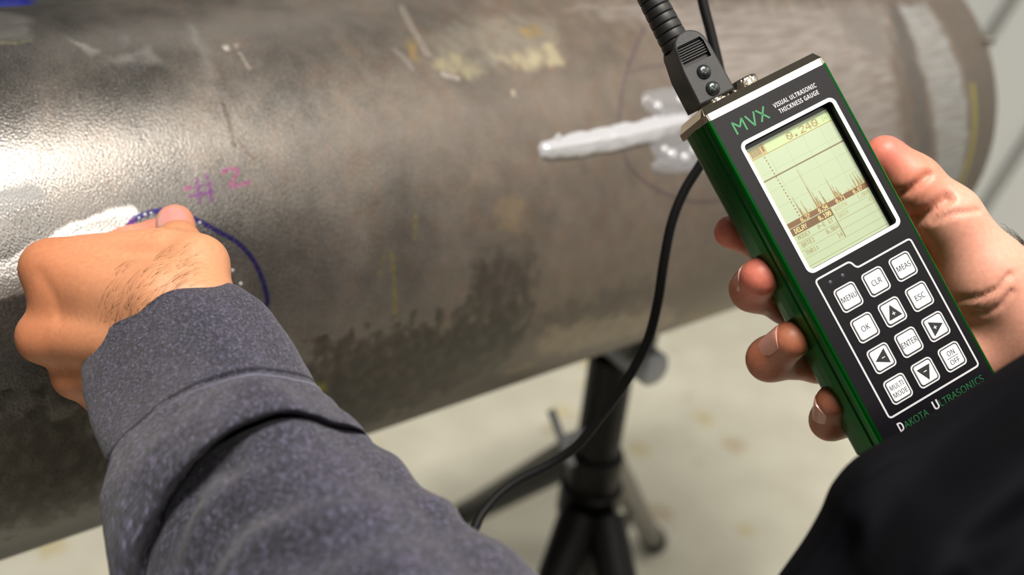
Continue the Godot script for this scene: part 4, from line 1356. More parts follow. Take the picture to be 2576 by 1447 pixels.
# ---------------------------------------------------------------- the person
func person() -> void:
	var t := thing("person", "person in a heather navy sweatshirt, left hand on the pipe, right hand gripping the gauge", "person")
	var tan := rgb8(198, 141, 106).srgb_to_linear()
	var tan2 := rgb8(184, 120, 86).srgb_to_linear()
	var pink := rgb8(214, 138, 116).srgb_to_linear()
	var palm := rgb8(220, 158, 138).srgb_to_linear()
	var red := rgb8(206, 118, 102).srgb_to_linear()
	var finger_shade := rgb8(172, 108, 82).srgb_to_linear()  # finger skin tone, darkened further for the shadow of the gauge
	# left hand, back towards the camera, fingers bent down to the pipe
	var L := [
		[Vector3(0.1386, 1.0039, -0.3802), Vector3(0.1013, 1.0046, -0.4459), 0.0155, 0.0124, tan, tan2],
		[Vector3(0.1307, 0.9957, -0.3778), Vector3(0.0923, 0.9792, -0.4328), 0.0155, 0.0113, tan, tan2],
		[Vector3(0.1244, 0.9810, -0.3842), Vector3(0.1023, 0.9609, -0.4248), 0.0145, 0.0108, tan, tan2],
		[Vector3(0.1213, 0.9692, -0.3900), Vector3(0.1117, 0.9495, -0.4222), 0.0135, 0.0100, tan, tan2],
		[Vector3(0.1155, 1.0070, -0.4427), Vector3(0.1432, 1.0161, -0.4162), 0.0115, 0.0120, tan, tan],
		[Vector3(0.1203, 0.9985, -0.4149), Vector3(0.1332, 1.0073, -0.3914), 0.0165, 0.0185, tan, tan],
		[Vector3(0.1433, 1.0067, -0.3828), Vector3(0.1513, 1.0155, -0.4017), 0.0160, 0.0128, tan, tan],
		[Vector3(0.1513, 1.0155, -0.4017), Vector3(0.1532, 1.0125, -0.4290), 0.0122, 0.0095, tan, tan2],
		[Vector3(0.1532, 1.0125, -0.4290), Vector3(0.1637, 1.0070, -0.4608), 0.0092, 0.0092, tan, pink],
		[Vector3(0.1013, 1.0046, -0.4459), Vector3(0.1222, 0.9943, -0.4680), 0.0118, 0.0098, tan2, tan2],
		[Vector3(0.1222, 0.9943, -0.4680), Vector3(0.1443, 0.9941, -0.4720), 0.0094, 0.0085, tan2, pink],
		[Vector3(0.1443, 0.9941, -0.4720), Vector3(0.1585, 0.9948, -0.4770), 0.0083, 0.0078, pink, red],
		[Vector3(0.0923, 0.9792, -0.4328), Vector3(0.1093, 0.9685, -0.4615), 0.0110, 0.0096, tan2, tan2],
		[Vector3(0.1093, 0.9685, -0.4615), Vector3(0.1339, 0.9741, -0.4720), 0.0092, 0.0084, tan2, tan2],
		[Vector3(0.1339, 0.9741, -0.4720), Vector3(0.1507, 0.9823, -0.4789), 0.0082, 0.0076, tan2, red],
		[Vector3(0.1023, 0.9609, -0.4248), Vector3(0.1158, 0.9509, -0.4495), 0.0104, 0.0090, tan2, tan2],
		[Vector3(0.1158, 0.9509, -0.4495), Vector3(0.1361, 0.9581, -0.4542), 0.0088, 0.0080, tan2, tan2],
		[Vector3(0.1361, 0.9581, -0.4542), Vector3(0.1500, 0.9655, -0.4585), 0.0078, 0.0072, tan2, red],
		[Vector3(0.1117, 0.9495, -0.4222), Vector3(0.1216, 0.9420, -0.4383), 0.0094, 0.0082, tan2, tan2],
		[Vector3(0.1216, 0.9420, -0.4383), Vector3(0.1384, 0.9487, -0.4411), 0.0080, 0.0072, tan2, tan2],
		[Vector3(0.1384, 0.9487, -0.4411), Vector3(0.1495, 0.9557, -0.4431), 0.0072, 0.0066, tan2, red],
		[Vector3(0.1414, 1.0020, -0.3823), Vector3(0.1428, 0.9858, -0.3460), 0.0180, 0.0190, tan, tan],
		[Vector3(0.1269, 0.9744, -0.3922), Vector3(0.1306, 0.9606, -0.3526), 0.0170, 0.0180, tan, tan],
		[Vector3(0.1374, 0.9738, -0.3506), Vector3(0.1339, 0.9504, -0.2465), 0.0210, 0.0260, tan, tan],
		[Vector3(0.1064, 1.0031, -0.4407), Vector3(0.0995, 0.9808, -0.4303), 0.0135, 0.0125, tan2, tan2],
		[Vector3(0.1033, 0.9953, -0.4376), Vector3(0.1220, 0.9981, -0.4147), 0.0138, 0.0150, tan2, tan],
		[Vector3(0.0997, 0.9756, -0.4301), Vector3(0.1068, 0.9637, -0.4231), 0.0100, 0.0095, tan2, tan2],
	]
	# right hand, palm up behind the gauge, finger ends curled round its left side
	var R := [
		[Vector3(0.4701, 1.0138, -0.1914), Vector3(0.5065, 1.0165, -0.1591), 0.0250, 0.0290, palm, palm],
		[Vector3(0.4687, 1.0140, -0.1926), Vector3(0.4541, 1.0286, -0.2091), 0.0240, 0.0205, palm, palm],
		[Vector3(0.4541, 1.0286, -0.2091), Vector3(0.4426, 1.0537, -0.2299), 0.0190, 0.0138, palm, palm],
		[Vector3(0.4426, 1.0537, -0.2299), Vector3(0.4334, 1.0665, -0.2467), 0.0132, 0.0112, palm, pink],
		[Vector3(0.4334, 1.0665, -0.2467), Vector3(0.4247, 1.0755, -0.2595), 0.0108, 0.0094, pink, red],
		[Vector3(0.4678, 1.0042, -0.1908), Vector3(0.4543, 0.9922, -0.2035), 0.0230, 0.0200, palm, palm],
		[Vector3(0.4680, 1.0115, -0.2017), Vector3(0.4384, 1.0262, -0.2439), 0.0160, 0.0120, palm, finger_shade],
		[Vector3(0.4675, 1.0071, -0.2020), Vector3(0.4400, 1.0113, -0.2334), 0.0160, 0.0120, palm, finger_shade],
		[Vector3(0.4647, 1.0020, -0.2006), Vector3(0.4407, 0.9969, -0.2225), 0.0160, 0.0120, palm, finger_shade],
		[Vector3(0.4580, 0.9932, -0.1998), Vector3(0.4415, 0.9825, -0.2115), 0.0150, 0.0110, palm, finger_shade],
		[Vector3(0.4384, 1.0262, -0.2439), Vector3(0.4016, 1.0288, -0.2656), 0.0108, 0.0092, finger_shade, finger_shade],
		[Vector3(0.4016, 1.0288, -0.2656), Vector3(0.3775, 1.0325, -0.2776), 0.0090, 0.0084, finger_shade, pink],
		[Vector3(0.3775, 1.0325, -0.2776), Vector3(0.3613, 1.0376, -0.2871), 0.0083, 0.0076, pink, red],
		[Vector3(0.4400, 1.0113, -0.2334), Vector3(0.4024, 1.0035, -0.2468), 0.0108, 0.0094, finger_shade, finger_shade],
		[Vector3(0.4024, 1.0035, -0.2468), Vector3(0.3784, 1.0088, -0.2583), 0.0092, 0.0086, finger_shade, finger_shade],
		[Vector3(0.3784, 1.0088, -0.2583), Vector3(0.3591, 1.0183, -0.2662), 0.0086, 0.0092, finger_shade, finger_shade],
		[Vector3(0.3591, 1.0183, -0.2662), Vector3(0.3490, 1.0322, -0.2563), 0.0092, 0.0088, finger_shade, red],
		[Vector3(0.4407, 0.9969, -0.2225), Vector3(0.4079, 0.9851, -0.2290), 0.0106, 0.0092, finger_shade, finger_shade],
		[Vector3(0.4079, 0.9851, -0.2290), Vector3(0.3836, 0.9869, -0.2384), 0.0090, 0.0086, finger_shade, finger_shade],
		[Vector3(0.3836, 0.9869, -0.2384), Vector3(0.3566, 0.9923, -0.2467), 0.0086, 0.0092, finger_shade, finger_shade],
		[Vector3(0.3566, 0.9923, -0.2467), Vector3(0.3537, 1.0094, -0.2361), 0.0091, 0.0085, finger_shade, finger_shade],
		[Vector3(0.4415, 0.9825, -0.2115), Vector3(0.4149, 0.9669, -0.2102), 0.0094, 0.0082, finger_shade, finger_shade],
		[Vector3(0.4149, 0.9669, -0.2102), Vector3(0.3922, 0.9654, -0.2144), 0.0080, 0.0076, finger_shade, finger_shade],
		[Vector3(0.3922, 0.9654, -0.2144), Vector3(0.3717, 0.9712, -0.2176), 0.0076, 0.0080, finger_shade, finger_shade],
		[Vector3(0.3717, 0.9712, -0.2176), Vector3(0.3630, 0.9871, -0.2140), 0.0080, 0.0074, finger_shade, finger_shade],
	]
	var mb := MB.new()
	var away := Vector3(0.5536, -0.4859, -0.6764)
	var inward := Vector3(0.8833, -0.4145, -0.4578).normalized()
	var k := 0.006
	body(mb, L, 0.0016, k, [
		[PackedVector3Array([Vector3(0.1452, 1.0219, -0.4291), Vector3(0.1510, 1.0241, -0.4258), Vector3(0.1566, 1.0232, -0.4207)]), 0.0009, 0.0012],
		[PackedVector3Array([Vector3(0.1048, 1.0005, -0.4467), Vector3(0.1078, 0.9934, -0.4392), Vector3(0.1076, 0.9843, -0.4329)]), 0.0006, 0.0028],
	], away)
	body(mb, R, 0.0014, k, [
		[PackedVector3Array([Vector3(0.4155, 1.0638, -0.2438), Vector3(0.4202, 1.0666, -0.2406), Vector3(0.4248, 1.0698, -0.2391), Vector3(0.4291, 1.0736, -0.2383)]), 0.0022, 0.0022],
		[PackedVector3Array([Vector3(0.4171, 1.0537, -0.2353), Vector3(0.4210, 1.0564, -0.2326), Vector3(0.4260, 1.0605, -0.2300), Vector3(0.4320, 1.0663, -0.2277)]), 0.0034, 0.0026],
		[PackedVector3Array([Vector3(0.4245, 1.0254, -0.2059), Vector3(0.4314, 1.0302, -0.1978), Vector3(0.4391, 1.0335, -0.1954), Vector3(0.4474, 1.0385, -0.1967)]), 0.0014, 0.0015],
		[PackedVector3Array([Vector3(0.4270, 1.0215, -0.2011), Vector3(0.4321, 1.0230, -0.1936), Vector3(0.4386, 1.0272, -0.1913), Vector3(0.4454, 1.0321, -0.1922)]), 0.0012, 0.0015],
		[PackedVector3Array([Vector3(0.4248, 1.0562, -0.2278), Vector3(0.4325, 1.0602, -0.2229), Vector3(0.4433, 1.0617, -0.2181)]), 0.0010, 0.0015],
	], inward)
	# arms and shoulders under the clothes join the two
	var path := smooth_path([Vector3(0.1340, 0.9533, -0.2588), Vector3(0.117, 0.970, -0.123), Vector3(0.15, 1.12, 0.13), Vector3(0.35, 1.14, 0.19), Vector3(0.55, 1.12, 0.25), Vector3(0.62, 0.95, 0.03), Vector3(0.5125, 1.0172, -0.1547)], 12)
	var before := mb.v.size()
	var at := mb.ix.size()
	tube(mb, path, 0.024, 0.026, 16)
	for e in [path[0], path[path.size() - 1]]:
		var near := 0
		var ring_at := before
		for i in before:
			if mb.v[i].distance_squared_to(e) < mb.v[near].distance_squared_to(e): near = i
		for i in range(before, mb.v.size()):
			if mb.v[i].distance_squared_to(mb.v[near]) < mb.v[ring_at].distance_squared_to(mb.v[near]): ring_at = i
		mb.tri(near, ring_at, ring_at + 1)
	for i in mb.v.size() - before: mb.col[before + i] = tan
	put("person_body", mb.mesh(), M.skin, t)
	# nails
	nail(t, L[8][0], L[8][1], L[8][2], L[8][3], Vector3(-0.2367, 0.9680, 0.0867), 0.15, 0.86, 0.80, M.nail_pink)
	nail(t, R[16][0], R[16][1], R[16][2], R[16][3], Vector3(-0.7451, 0.6646, -0.0227), -0.12, 0.92, 0.85, M.nail_brown)
	nail(t, R[20][0], R[20][1], R[20][2], R[20][3], Vector3(-0.6246, 0.7770, -0.0344), 0.40, 1.12, 0.85, M.nail_brown)
	nail(t, R[24][0], R[24][1], R[24][2], R[24][3], Vector3(-0.8059, 0.5876, -0.0467), 0.35, 1.10, 0.85, M.nail_brown)
	nail(t, R[4][0], R[4][1], R[4][2], R[4][3], Vector3(0.9189, 0.3767, -0.0360), 0.30, 1.0, 0.8, M.nail_pink)
	# hair on the back of the left hand and on the right forearm
	hairs(t, "hand_hair", L, k, [Vector3(0.0917, 1.0313, -0.3909), Vector3(0.1285, 1.0474, -0.3723), Vector3(0.1283, 1.0322, -0.3616), Vector3(0.0908, 1.0089, -0.3756)], away, [Vector3(0.9111, 0.2894, 0.2421), Vector3(0.7205, 0.6051, -0.1407)], 90, 0.004, 0.010, 0.00006, 81, 0.0009, M.hair)
	hairs(t, "hand_hair", L, k, [Vector3(0.0978, 1.0176, -0.3760), Vector3(0.1226, 1.0336, -0.3673), Vector3(0.1252, 1.0299, -0.3624), Vector3(0.0924, 1.0012, -0.3687)], away, [Vector3(0.8382, 0.4204, 0.2361), Vector3(0.6363, 0.6925, -0.1246)], 55, 0.006, 0.013, 0.00006, 82, 0.0012, M.hair)
	hairs(t, "arm_hair", R, k, [Vector3(0.4680, 1.0515, -0.2157), Vector3(0.4843, 1.0534, -0.2037), Vector3(0.5083, 1.0429, -0.2134), Vector3(0.4912, 1.0409, -0.2261)], Vector3(-0.2250, -0.8692, 0.4403), [Vector3(-0.5642, 0.5261, -0.8396), Vector3(0.2273, 0.8400, -0.2696)], 220, 0.006, 0.014, 0.00016, 83, 0.004, M.hair)
	sleeve(t)
	sweatshirt(t)

# closed curve through eight points
func loop8(c: Array, n: int) -> PackedVector3Array:
	var out := PackedVector3Array()
	for i in n:
		var s := i / float(n) * 8.0
		var j := int(s)
		out.append((c[j] as Vector3).cubic_interpolate(c[(j + 1) % 8], c[(j + 7) % 8], c[(j + 2) % 8], s - j))
	return out

func sleeve(t: Node3D) -> void:
	# each station: right edge, right shoulder, top, left shoulder, left edge
	var S := [
		[Vector3(0.1575, 1.0097, -0.3837), Vector3(0.1459, 1.0149, -0.3821), Vector3(0.1279, 1.0139, -0.3843), Vector3(0.1117, 0.9978, -0.3948), Vector3(0.1015, 0.9752, -0.4046)],
		[Vector3(0.1595, 1.0125, -0.3810), Vector3(0.1465, 1.0188, -0.3799), Vector3(0.1271, 1.0184, -0.3822), Vector3(0.1094, 1.0007, -0.3943), Vector3(0.0988, 0.9761, -0.4046)],
		[Vector3(0.1614, 1.0128, -0.3693), Vector3(0.1484, 1.0206, -0.3678), Vector3(0.1280, 1.0201, -0.3694), Vector3(0.1090, 1.0005, -0.3827), Vector3(0.0959, 0.9750, -0.3943)],
		[Vector3(0.1631, 1.0116, -0.3567), Vector3(0.1499, 1.0207, -0.3548), Vector3(0.1289, 1.0211, -0.3560), Vector3(0.1089, 1.0002, -0.3707), Vector3(0.0937, 0.9733, -0.3846)],
		[Vector3(0.1639, 1.0060, -0.3343), Vector3(0.1506, 1.0184, -0.3334), Vector3(0.1292, 1.0208, -0.3334), Vector3(0.1082, 0.9989, -0.3496), Vector3(0.0912, 0.9708, -0.3656)],
		[Vector3(0.1621, 0.9999, -0.3122), Vector3(0.1484, 1.0149, -0.3090), Vector3(0.1285, 1.0211, -0.3106), Vector3(0.1085, 1.0030, -0.3288), Vector3(0.0892, 0.9702, -0.3461)],
		[Vector3(0.1626, 0.9993, -0.2995), Vector3(0.1485, 1.0164, -0.2952), Vector3(0.1278, 1.0254, -0.2980), Vector3(0.1045, 1.0035, -0.3175), Vector3(0.0841, 0.9680, -0.3368)],
		[Vector3(0.1637, 0.9989, -0.2865), Vector3(0.1483, 1.0170, -0.2825), Vector3(0.1259, 1.0273, -0.2861), Vector3(0.0992, 1.0029, -0.3052), Vector3(0.0787, 0.9659, -0.3220)],
		[Vector3(0.1645, 0.9977, -0.2776), Vector3(0.1469, 1.0165, -0.2745), Vector3(0.1228, 1.0266, -0.2778), Vector3(0.0953, 0.9983, -0.2933), Vector3(0.0731, 0.9570, -0.2936)],
		[Vector3(0.1647, 0.9954, -0.2765), Vector3(0.1482, 1.0122, -0.2769), Vector3(0.1236, 1.0224, -0.2792), Vector3(0.0964, 0.9927, -0.2943), Vector3(0.0721, 0.9434, -0.2876)],
		[Vector3(0.1653, 0.9931, -0.2796), Vector3(0.1507, 1.0071, -0.2838), Vector3(0.1272, 1.0157, -0.2886), Vector3(0.0994, 0.9860, -0.3018), Vector3(0.0753, 0.9347, -0.2906)],
		[Vector3(0.1663, 0.9927, -0.2784), Vector3(0.1521, 1.0052, -0.2843), Vector3(0.1287, 1.0124, -0.2908), Vector3(0.1009, 0.9815, -0.3033), Vector3(0.0781, 0.9326, -0.2868)],
		[Vector3(0.1676, 0.9930, -0.2702), Vector3(0.1502, 1.0091, -0.2723), Vector3(0.1251, 1.0172, -0.2765), Vector3(0.0999, 0.9852, -0.2890), Vector3(0.0773, 0.9361, -0.2751)],
		[Vector3(0.1694, 0.9916, -0.2589), Vector3(0.1501, 1.0102, -0.2600), Vector3(0.1234, 1.0187, -0.2627), Vector3(0.0990, 0.9866, -0.2759), Vector3(0.0764, 0.9357, -0.2638)],
		[Vector3(0.1710, 0.9905, -0.2478), Vector3(0.1510, 1.0091, -0.2510), Vector3(0.1239, 1.0167, -0.2535), Vector3(0.0988, 0.9842, -0.2655), Vector3(0.0756, 0.9357, -0.2526)],
		[Vector3(0.1727, 0.9899, -0.2372), Vector3(0.1514, 1.0104, -0.2398), Vector3(0.1230, 1.0182, -0.2405), Vector3(0.0974, 0.9850, -0.2524), Vector3(0.0738, 0.9357, -0.2407)],
		[Vector3(0.1759, 0.9895, -0.2194), Vector3(0.1525, 1.0104, -0.2226), Vector3(0.1231, 1.0174, -0.2222), Vector3(0.0960, 0.9825, -0.2340), Vector3(0.0720, 0.9354, -0.2228)],
		[Vector3(0.1814, 0.9898, -0.1959), Vector3(0.1548, 1.0100, -0.1983), Vector3(0.1234, 1.0191, -0.1964), Vector3(0.0958, 0.9830, -0.2079), Vector3(0.0704, 0.9369, -0.2000)],
		[Vector3(0.1883, 0.9910, -0.1587), Vector3(0.1579, 1.0120, -0.1601), Vector3(0.1241, 1.0223, -0.1583), Vector3(0.0961, 0.9849, -0.1691), Vector3(0.0712, 0.9381, -0.1632)],
		[Vector3(0.1956, 0.9946, -0.1094), Vector3(0.1617, 1.0178, -0.1095), Vector3(0.1269, 1.0277, -0.1082), Vector3(0.0972, 0.9926, -0.1146), Vector3(0.0753, 0.9424, -0.1113)],
	]
	var wrinkle := noise(FastNoiseLite.TYPE_SIMPLEX_SMOOTH, 28.0, 91, 3)
	var ctrl := []
	for s in S:
		var c: Vector3 = (s[0] + s[4]) * 0.5
		var q := []
		for p in s: q.append(p)
		for j in [1, 2, 3]: q.append(c - ((s[j] as Vector3) - c) * 0.85)
		ctrl.append(q)
	var per := 8
	var n := 144
	var rows := []
	var len := [0.0]
	for i in ctrl.size() - 1:
		for k in per:
			var f := k / float(per)
			var q := []
			for j in 8:
				q.append((ctrl[i][j] as Vector3).cubic_interpolate(ctrl[i + 1][j], ctrl[maxi(i - 1, 0)][j], ctrl[mini(i + 2, ctrl.size() - 1)][j], f))
			rows.append(loop8(q, n))
	var total := rows.size()
	for r in total - 1: len.append(len[r] + (rows[r][36] as Vector3).distance_to(rows[r + 1][36]))
	for part in 2:
		# the cuff ends at its seam; the rest follows
		var r0 := 0 if part == 0 else 5 * per - 1
		var r1 := 5 * per if part == 0 else total - 1
		var mb := MB.new()
		for r in range(r0, r1 + 1):
			var c := Vector3.ZERO
			for p in rows[r]: c += p
			c /= n
			for i in n + 1:
				var p: Vector3 = rows[r][i % n]
				var o := (p - c).normalized()
				var amp := 0.0010 if r < 5 * per else 0.0022
				var push := wrinkle.get_noise_3dv(p * Vector3(1.0, 1.3, 1.0)) * amp
				# the seam draws the cloth in
				if r > 11 * per:
					var front := pow(maxf(sin(TAU * i / n), 0.0), 0.5)
					push += 0.0016 * front * sin(len[r] * TAU / 0.027 + sin(TAU * i / n * 2.0 + r * 0.02) * 1.2 + 3.0 * wrinkle.get_noise_2d(p.x * 0.4, p.y * 0.4))
				push -= 0.0004 * exp(-pow((r - 5 * per) / 1.3, 2.0))
				mb.add(p + o * push, Vector2(i / float(n) * 0.272, len[r]))
		for r in r1 - r0:
			for i in n:
				var a := r * (n + 1) + i
				mb.quad(a, a + n + 1, a + n + 2, a + 1)
			mb.seam.append(Vector2i(r * (n + 1), r * (n + 1) + n))
		put("cuff" if part == 0 else "sleeve", mb.mesh(), M.knit, t)
	# stitches along the cuff seam
	var st := MB.new()
	var row: PackedVector3Array = rows[5 * per + 2]
	var cen := Vector3.ZERO
	for p in row: cen += p
	cen /= n
	for i in n:
		var a := row[i]
		var b := row[(i + 1) % n]
		for h in 2:
			var p0 := a.lerp(b, h * 0.5 + 0.06)
			var p1 := a.lerp(b, h * 0.5 + 0.42)
			var o := (p0 - cen).normalized()
			var lift1 := wrinkle.get_noise_3dv(p0 * Vector3(1.0, 1.3, 1.0)) * 0.002
			tube(st, PackedVector3Array([p0 + o * (lift1 - 0.0004), p0.lerp(p1, 0.5) + o * (lift1 + 0.0001), p1 + o * (lift1 - 0.0004)]), 0.0003, 0.0003, 5, false)
	var so := put("stitching", st.mesh(), M.thread, t)
	so.set_meta("kind", "stuff")

func sweatshirt(t: Node3D) -> void:
	# the front of the person's sweatshirt, shade put into its dark colour, close to the lens
	var net := [
		[Vector3(0.3384, 0.8695, -0.1770), Vector3(0.3577, 0.8844, -0.1809), Vector3(0.3743, 0.8995, -0.1825), Vector3(0.3807, 0.9066, -0.1849), Vector3(0.3927, 0.9161, -0.1892), Vector3(0.4064, 0.9279, -0.1878), Vector3(0.4182, 0.9411, -0.1788), Vector3(0.4344, 0.9631, -0.1675), Vector3(0.4532, 0.9844, -0.1571), Vector3(0.4944, 0.9967, -0.1484), Vector3(0.5532, 1.0085, -0.1390)],
		[Vector3(0.2997, 0.9106, -0.1750), Vector3(0.3117, 0.9298, -0.1757), Vector3(0.3232, 0.9466, -0.1753), Vector3(0.3285, 0.9582, -0.1757), Vector3(0.3333, 0.9713, -0.1765), Vector3(0.3435, 0.9828, -0.1745), Vector3(0.3664, 0.9891, -0.1705), Vector3(0.3918, 1.0014, -0.1648), Vector3(0.4121, 1.0188, -0.1564), Vector3(0.4253, 1.0422, -0.1406), Vector3(0.4579, 1.0604, -0.1278)],
		[Vector3(0.2621, 0.9519, -0.1610), Vector3(0.2719, 0.9699, -0.1610), Vector3(0.2820, 0.9848, -0.1606), Vector3(0.2880, 0.9958, -0.1609), Vector3(0.2934, 1.0065, -0.1622), Vector3(0.3034, 1.0160, -0.1609), Vector3(0.3226, 1.0242, -0.1560), Vector3(0.3463, 1.0344, -0.1515), Vector3(0.3711, 1.0461, -0.1467), Vector3(0.3901, 1.0638, -0.1347), Vector3(0.4023, 1.0877, -0.1176)],
		[Vector3(0.2385, 0.9782, -0.1482), Vector3(0.2473, 0.9948, -0.1481), Vector3(0.2566, 1.0084, -0.1477), Vector3(0.2625, 1.0186, -0.1481), Vector3(0.2681, 1.0278, -0.1496), Vector3(0.2771, 1.0365, -0.1484), Vector3(0.2942, 1.0447, -0.1434), Vector3(0.3159, 1.0540, -0.1395), Vector3(0.3394, 1.0642, -0.1355), Vector3(0.3595, 1.0792, -0.1253), Vector3(0.3680, 1.1022, -0.1088)],
		[Vector3(0.2235, 0.9954, -0.1370), Vector3(0.2314, 1.0111, -0.1368), Vector3(0.2398, 1.0240, -0.1363), Vector3(0.2447, 1.0336, -0.1364), Vector3(0.2490, 1.0428, -0.1374), Vector3(0.2575, 1.0509, -0.1363), Vector3(0.2743, 1.0574, -0.1324), Vector3(0.2952, 1.0656, -0.1290), Vector3(0.3169, 1.0753, -0.1251), Vector3(0.3317, 1.0911, -0.1143), Vector3(0.3397, 1.1123, -0.0992)],
		[Vector3(0.2159, 1.0044, -0.1286), Vector3(0.2234, 1.0195, -0.1283), Vector3(0.2312, 1.0321, -0.1278), Vector3(0.2350, 1.0411, -0.1278), Vector3(0.2380, 1.0508, -0.1282), Vector3(0.2440, 1.0601, -0.1260), Vector3(0.2631, 1.0632, -0.1242), Vector3(0.2833, 1.0708, -0.1210), Vector3(0.3007, 1.0819, -0.1160), Vector3(0.3085, 1.0999, -0.1037), Vector3(0.3234, 1.1167, -0.0919)],
		[Vector3(0.2135, 1.0076, -0.1228), Vector3(0.2227, 1.0205, -0.1237), Vector3(0.2307, 1.0326, -0.1234), Vector3(0.2337, 1.0411, -0.1234), Vector3(0.2361, 1.0513, -0.1235), Vector3(0.2439, 1.0589, -0.1223), Vector3(0.2609, 1.0624, -0.1200), Vector3(0.2784, 1.0715, -0.1158), Vector3(0.2896, 1.0856, -0.1087), Vector3(0.2943, 1.1043, -0.0961), Vector3(0.3241, 1.1139, -0.0892)],
		[Vector3(0.2052, 1.0175, -0.1129), Vector3(0.2176, 1.0261, -0.1157), Vector3(0.2276, 1.0356, -0.1166), Vector3(0.2315, 1.0416, -0.1175), Vector3(0.2328, 1.0525, -0.1171), Vector3(0.2429, 1.0581, -0.1172), Vector3(0.2556, 1.0633, -0.1136), Vector3(0.2658, 1.0766, -0.1067), Vector3(0.2727, 1.0922, -0.0986), Vector3(0.2834, 1.1067, -0.0890), Vector3(0.3270, 1.1096, -0.0863)],
		[Vector3(0.1912, 1.0338, -0.0990), Vector3(0.2039, 1.0404, -0.1021), Vector3(0.2139, 1.0485, -0.1032), Vector3(0.2184, 1.0515, -0.1052), Vector3(0.2283, 1.0544, -0.1090), Vector3(0.2361, 1.0614, -0.1081), Vector3(0.2399, 1.0710, -0.1017), Vector3(0.2455, 1.0860, -0.0939), Vector3(0.2550, 1.0987, -0.0877), Vector3(0.2859, 1.1016, -0.0850), Vector3(0.3277, 1.1050, -0.0815)],
		[Vector3(0.1858, 1.0408, -0.0884), Vector3(0.1892, 1.0558, -0.0872), Vector3(0.1964, 1.0649, -0.0874), Vector3(0.1988, 1.0670, -0.0889), Vector3(0.2067, 1.0703, -0.0918), Vector3(0.2131, 1.0771, -0.0907), Vector3(0.2160, 1.0843, -0.0858), Vector3(0.2322, 1.0903, -0.0829), Vector3(0.2563, 1.0931, -0.0821), Vector3(0.2893, 1.0948, -0.0798), Vector3(0.3116, 1.1068, -0.0712)],
		[Vector3(0.1936, 1.0332, -0.0834), Vector3(0.1980, 1.0474, -0.0828), Vector3(0.2025, 1.0595, -0.0818), Vector3(0.1985, 1.0650, -0.0813), Vector3(0.1968, 1.0765, -0.0802), Vector3(0.2036, 1.0821, -0.0795), Vector3(0.2168, 1.0790, -0.0797), Vector3(0.2388, 1.0809, -0.0786), Vector3(0.2592, 1.0861, -0.0763), Vector3(0.2749, 1.0969, -0.0691), Vector3(0.2811, 1.1152, -0.0580)],
		[Vector3(0.1893, 1.0390, -0.0725), Vector3(0.1991, 1.0469, -0.0742), Vector3(0.2069, 1.0556, -0.0745), Vector3(0.2048, 1.0568, -0.0756), Vector3(0.2062, 1.0658, -0.0758), Vector3(0.2130, 1.0717, -0.0751), Vector3(0.2202, 1.0711, -0.0738), Vector3(0.2324, 1.0799, -0.0695), Vector3(0.2398, 1.0928, -0.0637), Vector3(0.2456, 1.1076, -0.0553), Vector3(0.2603, 1.1196, -0.0474)],
		[Vector3(0.1695, 1.0617, -0.0565), Vector3(0.1781, 1.0686, -0.0579), Vector3(0.1863, 1.0748, -0.0586), Vector3(0.1862, 1.0717, -0.0608), Vector3(0.1936, 1.0742, -0.0631), Vector3(0.1993, 1.0802, -0.0622), Vector3(0.1983, 1.0836, -0.0594), Vector3(0.2043, 1.0950, -0.0543), Vector3(0.2132, 1.1047, -0.0500), Vector3(0.2260, 1.1135, -0.0444), Vector3(0.2423, 1.1229, -0.0377)],
		[Vector3(0.1579, 1.0755, -0.0433), Vector3(0.1640, 1.0834, -0.0439), Vector3(0.1698, 1.0903, -0.0442), Vector3(0.1662, 1.0879, -0.0456), Vector3(0.1696, 1.0928, -0.0466), Vector3(0.1747, 1.0977, -0.0459), Vector3(0.1751, 1.0971, -0.0448), Vector3(0.1848, 1.1038, -0.0416), Vector3(0.1950, 1.1109, -0.0383), Vector3(0.2076, 1.1183, -0.0333), Vector3(0.2225, 1.1269, -0.0273)],
		[Vector3(0.1447, 1.0912, -0.0283), Vector3(0.1500, 1.0981, -0.0289), Vector3(0.1551, 1.1041, -0.0291), Vector3(0.1500, 1.1002, -0.0305), Vector3(0.1528, 1.1047, -0.0313), Vector3(0.1573, 1.1090, -0.0307), Vector3(0.1558, 1.1068, -0.0304), Vector3(0.1644, 1.1126, -0.0276), Vector3(0.1733, 1.1188, -0.0247), Vector3(0.1843, 1.1252, -0.0204), Vector3(0.1973, 1.1327, -0.0151)],
	]
	var fine := []
	for r in net: fine.append(smooth_path(r, 10))
	var cols: int = fine[0].size()
	var rows := []
	for i in fine.size() - 1:
		for k in 8:
			var row := PackedVector3Array()
			for j in cols:
				row.append((fine[i][j] as Vector3).cubic_interpolate(fine[i + 1][j], fine[maxi(i - 1, 0)][j], fine[mini(i + 2, fine.size() - 1)][j], k / 8.0))
			rows.append(row)
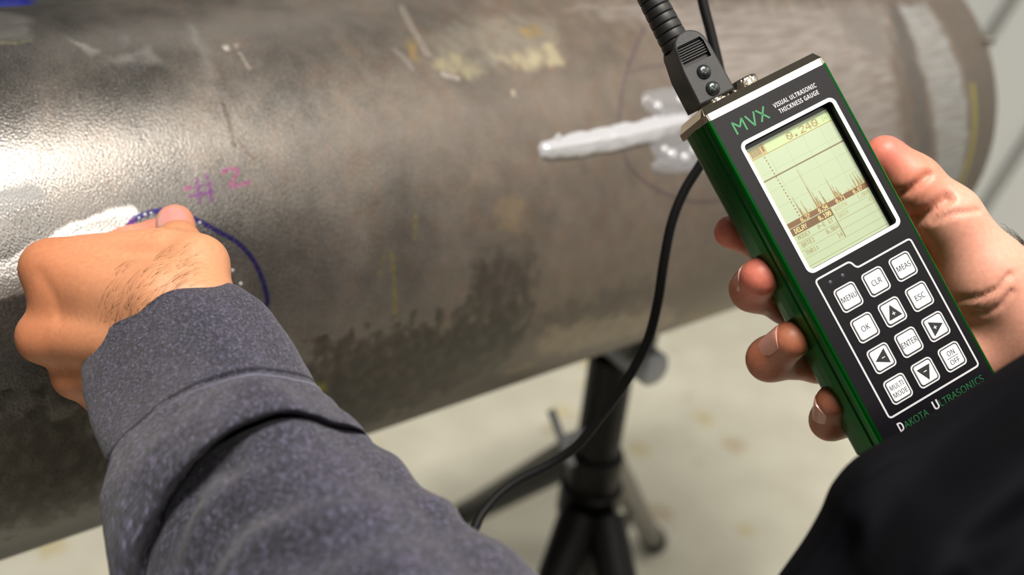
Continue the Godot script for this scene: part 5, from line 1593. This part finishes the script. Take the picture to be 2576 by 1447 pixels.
	rows.append(fine[fine.size() - 1])
	var mb := MB.new()
	mb.skin(rows, false)
	put("sweatshirt_front", mb.mesh(), M.shaded_cloth, t)
	# unseen rest of the figure, bending beside the camera, added to shade the pipe
	var g := rgb8(255, 255, 255)
	var up := MB.new()
	body(up, [
		[Vector3(0.121, 0.967, -0.150), Vector3(0.15, 1.12, 0.13), 0.052, 0.070, g, g],
		[Vector3(0.15, 1.12, 0.13), Vector3(0.55, 1.12, 0.25), 0.072, 0.072, g, g],
		[Vector3(0.29, 1.05, 0.12), Vector3(0.43, 1.03, 0.17), 0.125, 0.125, g, g],
		[Vector3(0.36, 1.00, 0.17), Vector3(0.40, 0.84, 0.22), 0.145, 0.155, g, g],
		[Vector3(0.55, 1.12, 0.25), Vector3(0.63, 0.95, 0.03), 0.070, 0.054, g, g],
		[Vector3(0.63, 0.95, 0.03), Vector3(0.5028, 1.0144, -0.1650), 0.050, 0.034, g, g],
		[Vector3(0.2789, 1.0374, -0.0794), Vector3(0.3432, 1.0699, -0.0649), 0.014, 0.040, g, g],
		[Vector3(0.3432, 1.0699, -0.0649), Vector3(0.45, 1.05, 0.10), 0.040, 0.090, g, g],
	], 0.012, 0.04, [], Vector3.UP)
	put("unseen_sweatshirt_body", up.mesh(), M.shaded_cloth, t)
	var tr := MB.new()
	body(tr, [
		[Vector3(0.32, 0.80, 0.22), Vector3(0.48, 0.80, 0.24), 0.140, 0.140, g, g],
		[Vector3(0.30, 0.76, 0.22), Vector3(0.20, 0.44, 0.12), 0.098, 0.070, g, g],
		[Vector3(0.20, 0.44, 0.12), Vector3(0.18, 0.06, 0.24), 0.068, 0.056, g, g],
		[Vector3(0.50, 0.76, 0.25), Vector3(0.58, 0.44, 0.16), 0.098, 0.070, g, g],
		[Vector3(0.58, 0.44, 0.16), Vector3(0.60, 0.06, 0.30), 0.068, 0.056, g, g],
	], 0.012, 0.03, [], Vector3.UP)
	put("unseen_trousers", tr.mesh(), mat(rgb8(34, 38, 52), 0.9), t)
